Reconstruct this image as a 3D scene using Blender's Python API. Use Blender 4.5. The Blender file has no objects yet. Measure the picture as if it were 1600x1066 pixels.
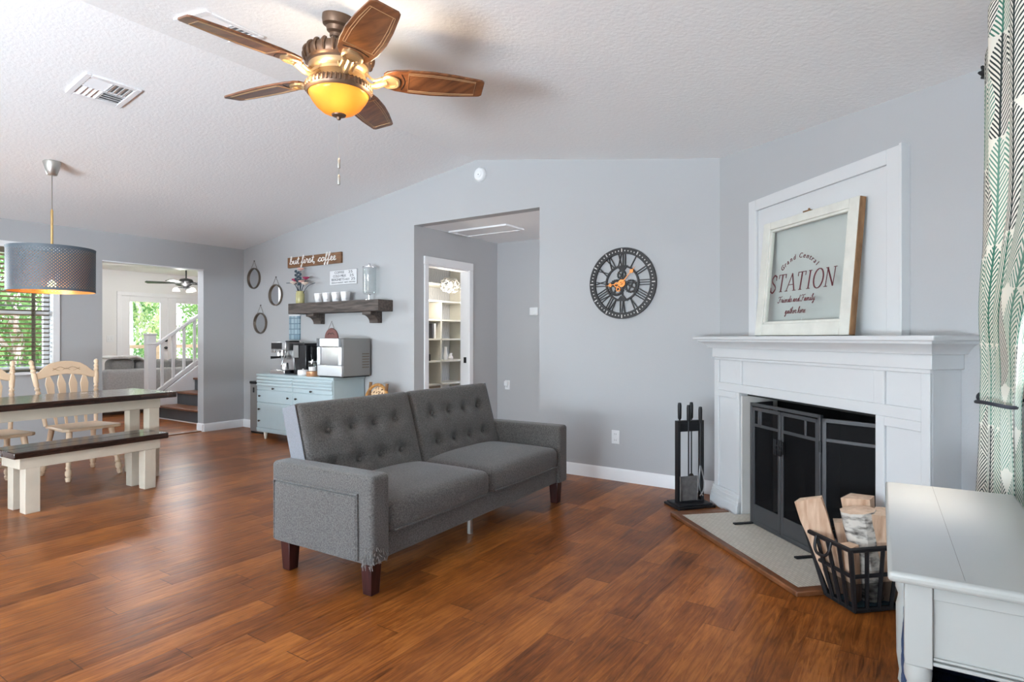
import bpy, bmesh, math, random
from mathutils import Vector, Matrix, Euler
PI = math.pi
R = math.radians
random.seed(7)
S = bpy.context.scene
C = S.collection

# ------------------------------------------------------------------ camera, sky, lights, exposure
cam = bpy.data.cameras.new('camera'); camo = bpy.data.objects.new('camera', cam); C.objects.link(camo)
cam.sensor_width = 36; cam.lens = 935 / 1600 * 36; cam.shift_y = -5 / 1600
cam.clip_start = 0.02
camo.location = (0, 0, 1.22); camo.rotation_euler = (R(90), 0, R(34.2)); S.camera = camo
S.view_settings.view_transform = 'Standard'; S.view_settings.look = 'None'
S.view_settings.gamma = 1; S.view_settings.use_curve_mapping = False
S.view_settings.exposure = 0.27
S.cycles.use_denoising = True
S.cycles.max_bounces = 10; S.cycles.diffuse_bounces = 6; S.cycles.transparent_max_bounces = 16

w = bpy.data.worlds.new('sky'); S.world = w; w.use_nodes = True
nt = w.node_tree
sky = nt.nodes.new('ShaderNodeTexSky'); sky.sky_type = 'NISHITA'; sky.sun_disc = False
sky.sun_elevation = R(50); sky.sun_rotation = R(120); sky.air_density = 1.0; sky.dust_density = 2.5
nt.links.new(sky.outputs[0], nt.nodes['Background'].inputs[0])
nt.nodes['Background'].inputs[1].default_value = 1.5

def area(name, loc, rot, sx, sy, watt, col=(1, 1, 1)):
    l = bpy.data.lights.new(name, 'AREA'); l.shape = 'RECTANGLE'; l.size = sx; l.size_y = sy
    l.energy = watt; l.color = col
    o = bpy.data.objects.new(name, l); C.objects.link(o); o.location = loc; o.rotation_euler = rot
    return o
def point(name, loc, watt, col, rad=0.03):
    l = bpy.data.lights.new(name, 'POINT'); l.energy = watt; l.color = col; l.shadow_soft_size = rad
    o = bpy.data.objects.new(name, l); C.objects.link(o); o.location = loc
    return o
DAY = (0.89, 0.955, 1.03)
# daylight entering by the big openings of the wall behind the camera (light leaves along local -z)
area('daylight_front_wide', (-1.7, -3.6, 1.5), (R(95), 0, 0), 3.0, 2.0, 36, DAY)
area('daylight_front_dining', (-6.1, -3.6, 1.7), (R(84), 0, 0), 2.2, 2.0, 34, DAY)
# unseen fill lamps added below those openings, aimed up to brighten the ceiling
area('ceiling_fill_wide', (-1.2, -4.6, .1), (R(138), 0, 0), 4.4, 2.0, 2150, (.862, .955, 1.065))
area('ceiling_fill_dining', (-6.1, -4.3, .1), (R(140), 0, 0), 2.6, 1.6, 25, (.88, .95, 1.04))
area('daylight_dining_window', (-9.4, .35, 1.95), Vector((4.1, 4.1, -.55)).to_track_quat('-Z', 'Y').to_euler(), 1.3, 1.3, 330, DAY)
area('daylight_right_window', (0.72, 2.25, 1.5), (0, R(90), 0), 1.1, .6, 3, DAY)
point('hall_fill_light', (-1.7, 5.5, 2.25), 30, (.97, .98, 1), .1)  # added fill light to brighten the hall walls, has no fixture
area('daylight_french_doors', (-13.6, 6.0, 3.0), (0, R(-55), 0), 1.6, 2.6, 330, DAY)
point('stair_fill_light', (-8.6, 3.75, 2.35), 34, (.93, .965, 1.02), .12)  # added out of sight to brighten the stairs and railing, no fixture

# ------------------------------------------------------------------ helpers
def tag(o, label=None, cat=None, group=None, kind=None):
    if label: o['label'] = label
    if cat: o['category'] = cat
    if group: o['group'] = group
    if kind: o['kind'] = kind
    return o
def thing(name, label, cat, loc=(0, 0, 0), rz=0, group=None, rot=None):
    o = bpy.data.objects.new(name, None); C.objects.link(o); o.empty_display_size = .1
    o.location = loc; o.rotation_euler = rot if rot else (0, 0, rz)
    return tag(o, label, cat, group)
def copy_tree(o, parent=None):
    c = o.copy(); C.objects.link(c)
    if parent: c.parent = parent
    for ch in list(o.children): copy_tree(ch, c)
    return c

class B:
    def __init__(s): s.bm = bmesh.new()
    def add(s, vs, fs, M=None):
        v = [s.bm.verts.new(M @ Vector(p) if M else p) for p in vs]
        for f in fs:
            try: s.bm.faces.new([v[i] for i in f])
            except ValueError: pass
        return s
    def box(s, x0, x1, y0, y1, z0, z1, M=None):
        return s.add([(x0,y0,z0),(x1,y0,z0),(x1,y1,z0),(x0,y1,z0),(x0,y0,z1),(x1,y0,z1),(x1,y1,z1),(x0,y1,z1)],
                     [(0,3,2,1),(4,5,6,7),(0,1,5,4),(1,2,6,5),(2,3,7,6),(3,0,4,7)], M)
    def prism(s, poly, a0, a1, axis='y', M=None):
        n = len(poly)
        def mk(p, a):
            if axis == 'y': return (p[0], a, p[1])
            if axis == 'x': return (a, p[0], p[1])
            return (p[0], p[1], a)
        vs = [mk(p, a0) for p in poly] + [mk(p, a1) for p in poly]
        fs = [tuple(range(n))[::-1], tuple(range(n, 2*n))] + [(i, (i+1) % n, n+(i+1) % n, n+i) for i in range(n)]
        return s.add(vs, fs, M)
    def lathe(s, prof, n=24, M=None, cap=True):
        vs, fs = [], []
        for r, z in prof:
            for k in range(n):
                a = 2*PI*k/n; vs.append((r*math.cos(a), r*math.sin(a), z))
        m = len(prof)
        for i in range(m-1):
            for k in range(n):
                k2 = (k+1) % n
                fs.append((i*n+k, i*n+k2, (i+1)*n+k2, (i+1)*n+k))
        if cap:
            if prof[0][0] > 1e-4: fs.append(tuple(range(n))[::-1])
            if prof[-1][0] > 1e-4: fs.append(tuple((m-1)*n+k for k in range(n)))
        return s.add(vs, fs, M)
    def tube(s, pts, r, n=8, closed=False, M=None, flat=None):
        pts = [Vector(p) for p in pts]; m = len(pts); vs, fs = [], []
        up = None
        for i, p in enumerate(pts):
            if closed: t = pts[(i+1) % m] - pts[i-1]
            else: t = pts[min(i+1, m-1)] - pts[max(i-1, 0)]
            if t.length < 1e-9: t = Vector((0, 0, 1))
            t.normalize()
            if up is None:
                up = Vector((0, 0, 1)) if abs(t.z) < .9 else Vector((1, 0, 0))
            a = t.cross(up)
            if a.length < 1e-6: a = t.orthogonal()
            a.normalize(); b = a.cross(t); b.normalize(); up = b
            rr = r[i] if isinstance(r, (list, tuple)) else r
            for k in range(n):
                q = 2*PI*k/n + PI/n
                vs.append(p + a*math.cos(q)*rr + b*math.sin(q)*rr)
        for i in range(m if closed else m-1):
            j = (i+1) % m
            for k in range(n):
                k2 = (k+1) % n; fs.append((i*n+k, i*n+k2, j*n+k2, j*n+k))
        if not closed: fs += [tuple(range(n))[::-1], tuple((m-1)*n+k for k in range(n))]
        return s.add(vs, fs, M)
    def cyl(s, p0, p1, r0, r1=None, n=16): return s.tube([p0, p1], [r0, r0 if r1 is None else r1], n)
    def ball(s, c, r, sc=(1, 1, 1), n=12, M=None):
        m = n//2+1; prof = [(max(1e-5, r*math.sin(PI*i/m)), -r*math.cos(PI*i/m)) for i in range(m+1)]
        T = Matrix.Translation(c) @ Matrix.Diagonal((sc[0], sc[1], sc[2], 1))
        return s.lathe(prof, n, (M @ T) if M else T)
    def rbox(s, x0, x1, y0, y1, z0, z1, r, nseg=(8, 8, 4), fn=None, M=None):
        # soft upholstered block: a grid box with rounded edges; fn displaces a point
        c = Vector(((x0+x1)/2, (y0+y1)/2, (z0+z1)/2)); h = Vector(((x1-x0)/2, (y1-y0)/2, (z1-z0)/2))
        def seq(hh, n):
            k = [-hh + r*(1-math.cos(i*PI/8)) for i in range(4)]
            inn = [-hh+r + (2*hh-2*r)*i/n for i in range(n+1)]
            return k[:4] + inn + [-v for v in k[::-1]]
        X, Y, Z = seq(h.x, nseg[0]), seq(h.y, nseg[1]), seq(h.z, nseg[2])
        idx = {}; vs = []; fs = []
        def V(p):
            key = tuple(round(q, 6) for q in p)
            if key not in idx:
                q = Vector(p)
                inner = Vector([max(-h[i]+r, min(h[i]-r, q[i])) for i in range(3)])
                d = q - inner
                if d.length > 1e-9:
                    d = d.normalized()*r; q = inner + d
                q = q + c
                if fn: q = fn(q)
                idx[key] = len(vs); vs.append(q)
            return idx[key]
        def face(A, Bq, fnp, flip):
            for i in range(len(A)-1):
                for j in range(len(Bq)-1):
                    f = [V(fnp(A[i], Bq[j])), V(fnp(A[i+1], Bq[j])), V(fnp(A[i+1], Bq[j+1])), V(fnp(A[i], Bq[j+1]))]
                    fs.append(tuple(f[::-1] if flip else f))
        face(X, Y, lambda a, b: (a, b, h.z), False); face(X, Y, lambda a, b: (a, b, -h.z), True)
        face(X, Z, lambda a, b: (a, -h.y, b), False); face(X, Z, lambda a, b: (a, h.y, b), True)
        face(Y, Z, lambda a, b: (h.x, a, b), False); face(Y, Z, lambda a, b: (-h.x, a, b), True)
        return s.add(vs, fs, M)
    def obj(s, name, mat, parent=None, bevel=0, seg=2, smooth=True, angle=38, loc=None, rot=None, label=None, fix=True):
        if fix: bmesh.ops.recalc_face_normals(s.bm, faces=s.bm.faces)
        me = bpy.data.meshes.new(name); s.bm.to_mesh(me); s.bm.free()
        if mat: me.materials.append(mat)
        if smooth:
            for p in me.polygons: p.use_smooth = True
            me.set_sharp_from_angle(angle=R(angle))
        o = bpy.data.objects.new(name, me); C.objects.link(o)
        if parent: o.parent = parent
        if loc: o.location = loc
        if rot: o.rotation_euler = rot
        if bevel:
            m = o.modifiers.new('edge', 'BEVEL'); m.width = bevel; m.segments = seg; m.limit_method = 'ANGLE'; m.angle_limit = R(40)
        if label: o['label'] = label
        return o

def crom(pts, k=5, closed=False):
    pts = [Vector(p) for p in pts]; out = []; n = len(pts)
    for i in range(n if closed else n-1):
        if closed: p = [pts[(i+j-1) % n] for j in range(4)]
        else: p = [pts[max(0, i-1)], pts[i], pts[i+1], pts[min(n-1, i+2)]]
        for t in range(k):
            u = t/k
            out.append(.5*((2*p[1]) + (p[2]-p[0])*u + (2*p[0]-5*p[1]+4*p[2]-p[3])*u*u + (3*p[1]-p[0]-3*p[2]+p[3])*u**3))
    if not closed: out.append(pts[-1])
    return out

# ------------------------------------------------------------------ materials
def new_mat(name):
    m = bpy.data.materials.new(name); m.use_nodes = True
    return m, m.node_tree, m.node_tree.nodes['Principled BSDF']
def nd(t, kind, **kw):
    n = t.nodes.new(kind)
    for k, v in kw.items(): setattr(n, k, v)
    return n
def math_(t, op, a, b=None, c=None):
    n = t.nodes.new('ShaderNodeMath'); n.operation = op
    for i, v in enumerate((a, b, c)):
        if v is None: continue
        if isinstance(v, (int, float)): n.inputs[i].default_value = v
        else: t.links.new(v, n.inputs[i])
    return n.outputs[0]
def mixc(t, fac, a, b):
    n = t.nodes.new('ShaderNodeMix'); n.data_type = 'RGBA'
    for sock, v in ((n.inputs[0], fac), (n.inputs[6], a), (n.inputs[7], b)):
        if isinstance(v, (int, float)): sock.default_value = v
        elif isinstance(v, tuple): sock.default_value = (*v, 1) if len(v) == 3 else v
        else: t.links.new(v, sock)
    return n.outputs[2]
def bump(t, p, height, strength=.3, dist=.01):
    b = t.nodes.new('ShaderNodeBump'); b.inputs['Strength'].default_value = strength; b.inputs['Distance'].default_value = dist
    t.links.new(height, b.inputs['Height']); t.links.new(b.outputs[0], p.inputs['Normal'])
def pm(name, col, rough=.5, metal=0, var=.07, scale=9, bmp=0, bscale=120, stretch=None, spec=None, emit=None, est=0, coat=0, sheen=0):
    m, t, p = new_mat(name)
    tc = nd(t, 'ShaderNodeTexCoord'); mp = nd(t, 'ShaderNodeMapping')
    t.links.new(tc.outputs['Object'], mp.inputs[0])
    if stretch: mp.inputs['Scale'].default_value = stretch
    n = nd(t, 'ShaderNodeTexNoise'); n.inputs['Scale'].default_value = scale; n.inputs['Detail'].default_value = 3
    t.links.new(mp.outputs[0], n.inputs['Vector'])
    lo = tuple(max(0, c*(1-var)) for c in col); hi = tuple(min(1, c*(1+var)) for c in col)
    t.links.new(mixc(t, n.outputs[0], lo, hi), p.inputs['Base Color'])
    p.inputs['Roughness'].default_value = rough; p.inputs['Metallic'].default_value = metal
    if spec is not None: p.inputs['Specular IOR Level'].default_value = spec
    if coat: p.inputs['Coat Weight'].default_value = coat
    if sheen: p.inputs['Sheen Weight'].default_value = sheen
    if bmp:
        nb = nd(t, 'ShaderNodeTexNoise'); nb.inputs['Scale'].default_value = bscale; nb.inputs['Detail'].default_value = 2
        t.links.new(mp.outputs[0], nb.inputs['Vector']); bump(t, p, nb.outputs[0], bmp, .004)
    if emit:
        p.inputs['Emission Color'].default_value = (*emit, 1); p.inputs['Emission Strength'].default_value = est
    return m
def wood(name, dark, light, rough=.4, stretch=(14, 1.2, 14), scale=4, bmp=.1, coat=0, spread=(.3, .72)):
    m, t, p = new_mat(name)
    tc = nd(t, 'ShaderNodeTexCoord'); mp = nd(t, 'ShaderNodeMapping'); mp.inputs['Scale'].default_value = stretch
    t.links.new(tc.outputs['Object'], mp.inputs[0])
    n = nd(t, 'ShaderNodeTexNoise'); n.inputs['Scale'].default_value = scale; n.inputs['Detail'].default_value = 5; n.inputs['Distortion'].default_value = .5
    t.links.new(mp.outputs[0], n.inputs['Vector'])
    r = nd(t, 'ShaderNodeMapRange'); r.inputs[1].default_value = spread[0]; r.inputs[2].default_value = spread[1]
    t.links.new(n.outputs[0], r.inputs[0])
    t.links.new(mixc(t, r.outputs[0], dark, light), p.inputs['Base Color'])
    p.inputs['Roughness'].default_value = rough
    if coat: p.inputs['Coat Weight'].default_value = coat; p.inputs['Coat Roughness'].default_value = .15
    if bmp: bump(t, p, n.outputs[0], bmp, .003)
    return m
def glass_mat(name, tint=(.95, .97, .97), refl=.12, rough=.02):
    m, t, p = new_mat(name); t.nodes.remove(p)
    tr = nd(t, 'ShaderNodeBsdfTransparent'); tr.inputs[0].default_value = (*tint, 1)
    gl = nd(t, 'ShaderNodeBsdfGlossy'); gl.inputs['Roughness'].default_value = rough
    fr = nd(t, 'ShaderNodeLayerWeight'); fr.inputs[0].default_value = .5
    k = math_(t, 'ADD', math_(t, 'MULTIPLY', math_(t, 'POWER', fr.outputs['Facing'], 5), .5), .012+refl*.06)
    mx = nd(t, 'ShaderNodeMixShader'); t.links.new(k, mx.inputs[0]); t.links.new(tr.outputs[0], mx.inputs[1]); t.links.new(gl.outputs[0], mx.inputs[2])
    t.links.new(mx.outputs[0], t.nodes['Material Output'].inputs[0])
    return m
def emis(name, col, st):
    m, t, p = new_mat(name)
    p.inputs['Base Color'].default_value = (*col, 1); p.inputs['Emission Color'].default_value = (*col, 1); p.inputs['Emission Strength'].default_value = st
    return m

def floor_mat():
    m, t, p = new_mat('hand_scraped_planks')
    tc = nd(t, 'ShaderNodeTexCoord'); sp = nd(t, 'ShaderNodeSeparateXYZ'); t.links.new(tc.outputs['Object'], sp.inputs[0])
    X, Y = sp.outputs[0], sp.outputs[1]
    xr = math_(t, 'DIVIDE', X, .127); row = math_(t, 'FLOOR', xr); fx = math_(t, 'FRACT', xr)
    wn = nd(t, 'ShaderNodeTexWhiteNoise', noise_dimensions='1D'); t.links.new(row, wn.inputs['W'])
    off = math_(t, 'MULTIPLY', wn.outputs[0], 7.3)
    ln = math_(t, 'ADD', math_(t, 'MULTIPLY', math_(t, 'FRACT', math_(t, 'MULTIPLY', wn.outputs[0], 13.7)), .5), .75)
    yr = math_(t, 'ADD', math_(t, 'DIVIDE', Y, ln), off); col = math_(t, 'FLOOR', yr); fy = math_(t, 'FRACT', yr)
    cb = nd(t, 'ShaderNodeCombineXYZ'); t.links.new(row, cb.inputs[0]); t.links.new(col, cb.inputs[1])
    pn = nd(t, 'ShaderNodeTexWhiteNoise', noise_dimensions='2D'); t.links.new(cb.outputs[0], pn.inputs['Vector'])
    # grain: stretched along the board, shifted per board
    gv = nd(t, 'ShaderNodeCombineXYZ')
    t.links.new(math_(t, 'ADD', math_(t, 'MULTIPLY', X, 44), math_(t, 'MULTIPLY', pn.outputs[0], 37)), gv.inputs[0])
    t.links.new(math_(t, 'ADD', math_(t, 'MULTIPLY', Y, 3.4), math_(t, 'MULTIPLY', pn.outputs[0], 91)), gv.inputs[1])
    g = nd(t, 'ShaderNodeTexNoise'); g.inputs['Scale'].default_value = 1; g.inputs['Detail'].default_value = 8; g.inputs['Roughness'].default_value = .68; g.inputs['Distortion'].default_value = 1.6
    t.links.new(gv.outputs[0], g.inputs['Vector'])
    b = nd(t, 'ShaderNodeTexNoise'); b.inputs['Scale'].default_value = 4.5; b.inputs['Detail'].default_value = 3
    t.links.new(tc.outputs['Object'], b.inputs['Vector'])
    v = math_(t, 'ADD', math_(t, 'MULTIPLY', g.outputs[0], .74), math_(t, 'ADD', math_(t, 'MULTIPLY', pn.outputs[0], .17), math_(t, 'MULTIPLY', b.outputs[0], .30)))
    rp = nd(t, 'ShaderNodeValToRGB'); e = rp.color_ramp.elements
    e[0].position = .40; e[0].color = (.080, .021, .0045, 1); e[1].position = .80; e[1].color = (.45, .155, .032, 1)
    k = e.new(.6); k.color = (.24, .072, .0145, 1)
    t.links.new(v, rp.inputs[0])
    # seams
    def edge(f, wd): return math_(t, 'MAXIMUM', math_(t, 'LESS_THAN', f, wd), math_(t, 'GREATER_THAN', f, 1-wd))
    seam = math_(t, 'MAXIMUM', math_(t, 'MULTIPLY', edge(fx, .010), .5), math_(t, 'LESS_THAN', fy, .0035))
    t.links.new(mixc(t, math_(t, 'MULTIPLY', seam, .72), rp.outputs[0], (.035, .012, .006)), p.inputs['Base Color'])
    # soft board edges and scraped waves
    edx = math_(t, 'MINIMUM', math_(t, 'MULTIPLY', math_(t, 'MINIMUM', fx, math_(t, 'SUBTRACT', 1, fx)), 9), 1)
    sw = nd(t, 'ShaderNodeTexNoise'); sw.inputs['Scale'].default_value = 1; sw.inputs['Detail'].default_value = 2
    sv = nd(t, 'ShaderNodeMapping'); sv.inputs['Scale'].default_value = (22, 5, 1); t.links.new(tc.outputs['Object'], sv.inputs[0]); t.links.new(sv.outputs[0], sw.inputs['Vector'])
    h = math_(t, 'ADD', math_(t, 'MULTIPLY', edx, .5), math_(t, 'ADD', math_(t, 'MULTIPLY', sw.outputs[0], .75), math_(t, 'MULTIPLY', g.outputs[0], .12)))
    bump(t, p, h, .26, .0045)
    t.links.new(math_(t, 'ADD', .24, math_(t, 'MULTIPLY', g.outputs[0], .16)), p.inputs['Roughness'])
    p.inputs['Specular IOR Level'].default_value = .2
    return m
def stucco(name, col, sc=55, st=.35, rough=.85):
    m, t, p = new_mat(name)
    tc = nd(t, 'ShaderNodeTexCoord')
    n = nd(t, 'ShaderNodeTexNoise'); n.inputs['Scale'].default_value = sc; n.inputs['Detail'].default_value = 4; n.inputs['Roughness'].default_value = .6
    t.links.new(tc.outputs['Object'], n.inputs['Vector'])
    t.links.new(mixc(t, n.outputs[0], tuple(c*.985 for c in col), tuple(min(1, c*1.015) for c in col)), p.inputs['Base Color'])
    p.inputs['Roughness'].default_value = rough; p.inputs['Specular IOR Level'].default_value = .25
    bump(t, p, n.outputs[0], st, .006)
    return m
def fabric(name, col, sc=260, var=.35, st=.25):
    m, t, p = new_mat(name)
    tc = nd(t, 'ShaderNodeTexCoord')
    n = nd(t, 'ShaderNodeTexNoise'); n.inputs['Scale'].default_value = sc; n.inputs['Detail'].default_value = 2
    t.links.new(tc.outputs['Object'], n.inputs['Vector'])
    n2 = nd(t, 'ShaderNodeTexNoise'); n2.inputs['Scale'].default_value = 4; n2.inputs['Detail'].default_value = 3
    t.links.new(tc.outputs['Object'], n2.inputs['Vector'])
    r = nd(t, 'ShaderNodeMapRange'); r.inputs[1].default_value = .3; r.inputs[2].default_value = .7; t.links.new(n.outputs[0], r.inputs[0])
    v = math_(t, 'ADD', math_(t, 'MULTIPLY', r.outputs[0], .8), math_(t, 'MULTIPLY', n2.outputs[0], .2))
    t.links.new(mixc(t, v, tuple(c*(1-var) for c in col), tuple(c*(1+var) for c in col)), p.inputs['Base Color'])
    p.inputs['Roughness'].default_value = .95; p.inputs['Specular IOR Level'].default_value = .15; p.inputs['Sheen Weight'].default_value = .25
    bump(t, p, n.outputs[0], st, .002)
    return m
def tile_mat():
    m, t, p = new_mat('small_cream_mosaic_tile')
    tc = nd(t, 'ShaderNodeTexCoord'); sp = nd(t, 'ShaderNodeSeparateXYZ'); t.links.new(tc.outputs['Object'], sp.inputs[0])
    br = nd(t, 'ShaderNodeTexBrick'); br.offset = .5
    t.links.new(tc.outputs['Object'], br.inputs['Vector'])
    br.inputs['Color1'].default_value = (.72, .67, .58, 1); br.inputs['Color2'].default_value = (.64, .59, .50, 1); br.inputs['Mortar'].default_value = (.46, .42, .36, 1)
    br.inputs['Scale'].default_value = 1; br.inputs['Brick Width'].default_value = .034; br.inputs['Row Height'].default_value = .017; br.inputs['Mortar Size'].default_value = .0016
    t.links.new(br.outputs[0], p.inputs['Base Color']); p.inputs['Roughness'].default_value = .45
    return m
def leaf_curtain():
    m, t, p = new_mat('cream_cloth_with_palm_leaves')
    uv = nd(t, 'ShaderNodeUVMap'); sp = nd(t, 'ShaderNodeSeparateXYZ'); t.links.new(uv.outputs[0], sp.inputs[0])
    def layer(ou, ov, tu, tv):
        u = math_(t, 'DIVIDE', math_(t, 'ADD', sp.outputs[0], ou), tu)
        cu = math_(t, 'FLOOR', u); fu = math_(t, 'SUBTRACT', math_(t, 'FRACT', u), .5)
        sh = math_(t, 'MULTIPLY', math_(t, 'FRACT', math_(t, 'MULTIPLY', cu, .5)), 1.0)
        v = math_(t, 'ADD', math_(t, 'DIVIDE', math_(t, 'ADD', sp.outputs[1], ov), tv), sh)
        cv = math_(t, 'FLOOR', v); fv = math_(t, 'FRACT', v)
        # leaf half width over its height: wide low, pointed at the top
        wd = math_(t, 'MULTIPLY', math_(t, 'POWER', math_(t, 'SINE', math_(t, 'MULTIPLY', math_(t, 'POWER', fv, .62), PI)), .75), .42)
        au = math_(t, 'ABSOLUTE', fu)
        inside = math_(t, 'LESS_THAN', au, wd)
        # curved ribs sweeping up from the middle vein
        ph = math_(t, 'SUBTRACT', math_(t, 'MULTIPLY', fv, 19), math_(t, 'MULTIPLY', math_(t, 'POWER', math_(t, 'ADD', au, .001), .8), 13))
        rib = math_(t, 'GREATER_THAN', math_(t, 'FRACT', ph), .56)
        vein = math_(t, 'LESS_THAN', au, .016)
        stroke = math_(t, 'MAXIMUM', rib, vein)
        cb = nd(t, 'ShaderNodeCombineXYZ'); t.links.new(cu, cb.inputs[0]); t.links.new(cv, cb.inputs[1])
        wn = nd(t, 'ShaderNodeTexWhiteNoise', noise_dimensions='2D'); t.links.new(cb.outputs[0], wn.inputs['Vector'])
        tone = nd(t, 'ShaderNodeValToRGB'); tone.color_ramp.interpolation = 'CONSTANT'; e = tone.color_ramp.elements
        e[0].position = 0; e[0].color = (.075, .21, .155, 1); e[1].position = .42; e[1].color = (.05, .062, .06, 1)
        k = e.new(.72); k.color = (.17, .32, .25, 1)
        t.links.new(wn.outputs[0], tone.inputs[0])
        return math_(t, 'MULTIPLY', inside, stroke), inside, tone.outputs[0]
    cream = (.86, .83, .74)
    s1, i1, c1 = layer(0, 0, .205, .30)
    s2, i2, c2 = layer(.1025, .15, .205, .30)
    base = mixc(t, s2, cream, c2)
    base = mixc(t, i1, base, cream)
    base = mixc(t, s1, base, c1)
    t.links.new(base, p.inputs['Base Color']); p.inputs['Roughness'].default_value = .9; p.inputs['Specular IOR Level'].default_value = .1
    tl = nd(t, 'ShaderNodeBsdfTranslucent'); t.links.new(base, tl.inputs[0])
    mx = nd(t, 'ShaderNodeMixShader'); mx.inputs[0].default_value = .18
    t.links.new(p.outputs[0], mx.inputs[1]); t.links.new(tl.outputs[0], mx.inputs[2]); t.links.new(mx.outputs[0], t.nodes['Material Output'].inputs[0])
    return m
def perforated(name, col, rough=.6, metal=0):
    # drum-shade material with a staggered grid of small punched holes
    m, t, p = new_mat(name)
    p.inputs['Base Color'].default_value = (*col, 1); p.inputs['Roughness'].default_value = rough; p.inputs['Metallic'].default_value = metal
    uv = nd(t, 'ShaderNodeUVMap'); sp = nd(t, 'ShaderNodeSeparateXYZ'); t.links.new(uv.outputs[0], sp.inputs[0])
    U = math_(t, 'DIVIDE', sp.outputs[0], .024); V = math_(t, 'DIVIDE', sp.outputs[1], .024)
    def dots(a):
        fu = math_(t, 'SUBTRACT', math_(t, 'FRACT', math_(t, 'ADD', U, a)), .5); fv = math_(t, 'SUBTRACT', math_(t, 'FRACT', math_(t, 'ADD', V, a)), .5)
        return math_(t, 'LESS_THAN', math_(t, 'ADD', math_(t, 'ABSOLUTE', fu), math_(t, 'ABSOLUTE', fv)), .18)
    band = math_(t, 'MULTIPLY', math_(t, 'GREATER_THAN', sp.outputs[1], .022), math_(t, 'LESS_THAN', sp.outputs[1], .335))
    hole = math_(t, 'MULTIPLY', math_(t, 'MAXIMUM', dots(0), dots(.5)), band)
    tr = nd(t, 'ShaderNodeBsdfTransparent'); mx = nd(t, 'ShaderNodeMixShader'); t.links.new(hole, mx.inputs[0])
    t.links.new(p.outputs[0], mx.inputs[1]); t.links.new(tr.outputs[0], mx.inputs[2]); t.links.new(mx.outputs[0], t.nodes['Material Output'].inputs[0])
    return m
def mesh_screen():
    m, t, p = new_mat('black_wire_mesh')
    p.inputs['Base Color'].default_value = (.006, .006, .007, 1); p.inputs['Roughness'].default_value = .6; p.inputs['Specular IOR Level'].default_value = .15
    tr = nd(t, 'ShaderNodeBsdfTransparent'); mx = nd(t, 'ShaderNodeMixShader'); mx.inputs[0].default_value = .36
    n = nd(t, 'ShaderNodeTexNoise'); n.inputs['Scale'].default_value = 3
    t.links.new(math_(t, 'ADD', .28, math_(t, 'MULTIPLY', n.outputs[0], .1)), mx.inputs[0])
    t.links.new(p.outputs[0], mx.inputs[1]); t.links.new(tr.outputs[0], mx.inputs[2]); t.links.new(mx.outputs[0], t.nodes['Material Output'].inputs[0])
    return m
def birch_mat():
    m, t, p = new_mat('birch_bark')
    tc = nd(t, 'ShaderNodeTexCoord'); mp = nd(t, 'ShaderNodeMapping'); mp.inputs['Scale'].default_value = (14, 14, 34); t.links.new(tc.outputs['Object'], mp.inputs[0])
    n = nd(t, 'ShaderNodeTexNoise'); n.inputs['Scale'].default_value = 1; n.inputs['Detail'].default_value = 5; t.links.new(mp.outputs[0], n.inputs['Vector'])
    rp = nd(t, 'ShaderNodeValToRGB'); e = rp.color_ramp.elements; e[0].position = .36; e[0].color = (.06, .05, .045, 1); e[1].position = .56; e[1].color = (.62, .58, .52, 1)
    t.links.new(n.outputs[0], rp.inputs[0]); t.links.new(rp.outputs[0], p.inputs['Base Color']); p.inputs['Roughness'].default_value = .85
    bump(t, p, n.outputs[0], .5, .006)
    return m
def leafy(name, a, b):
    m, t, p = new_mat(name)
    oi = nd(t, 'ShaderNodeTexCoord'); n = nd(t, 'ShaderNodeTexNoise'); n.inputs['Scale'].default_value = 2.2; n.inputs['Detail'].default_value = 4
    t.links.new(oi.outputs['Object'], n.inputs['Vector'])
    c = mixc(t, n.outputs[0], a, b); t.links.new(c, p.inputs['Base Color']); p.inputs['Roughness'].default_value = .7
    tl = nd(t, 'ShaderNodeBsdfTranslucent'); t.links.new(c, tl.inputs[0]); mx = nd(t, 'ShaderNodeMixShader'); mx.inputs[0].default_value = .4
    t.links.new(p.outputs[0], mx.inputs[1]); t.links.new(tl.outputs[0], mx.inputs[2]); t.links.new(mx.outputs[0], t.nodes['Material Output'].inputs[0])
    return m

M = {}
M['wall'] = stucco('blue_grey_wall_paint', (.432, .438, .449), 90, .12)
M['ceil'] = stucco('white_ceiling_texture', (.85, .86, .87), 42, .42)
M['white_wall'] = stucco('white_wall_paint', (.78, .775, .77), 90, .1)
M['floor'] = floor_mat()
M['trim'] = pm('white_trim_paint', (.80, .805, .82), .4, var=.02)
M['mantel'] = pm('white_mantel_paint', (.62, .63, .64), .38, var=.02)
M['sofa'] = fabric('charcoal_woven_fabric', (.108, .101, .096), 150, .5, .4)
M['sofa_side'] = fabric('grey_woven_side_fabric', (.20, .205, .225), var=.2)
M['dark_leg'] = wood('dark_cherry_leg', (.02, .006, .006), (.06, .016, .014), .3, (10, 10, 1))
M['steel'] = pm('brushed_steel', (.52, .52, .53), .32, .95, .06, 4, stretch=(1, 1, 40))
M['steel_dark'] = pm('grey_steel_side', (.27, .265, .26), .5, .5, .06, 3)
M['chrome'] = pm('chrome', (.8, .8, .82), .12, 1, .02)
M['black'] = pm('black_iron', (.014, .014, .016), .5, .3, .2, 14)
M['black_gloss'] = pm('black_plastic', (.012, .012, .014), .25, 0, .1)
M['screen_metal'] = pm('dark_pewter_frame', (.085, .087, .092), .45, .5, .15)
M['firebrick'] = pm('sooty_firebrick', (.022, .02, .02), .95, 0, .5, 8, .3, 30)
M['reveal'] = pm('pale_stone_reveal', (.62, .60, .57), .6, 0, .05)
M['tile'] = tile_mat()
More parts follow.
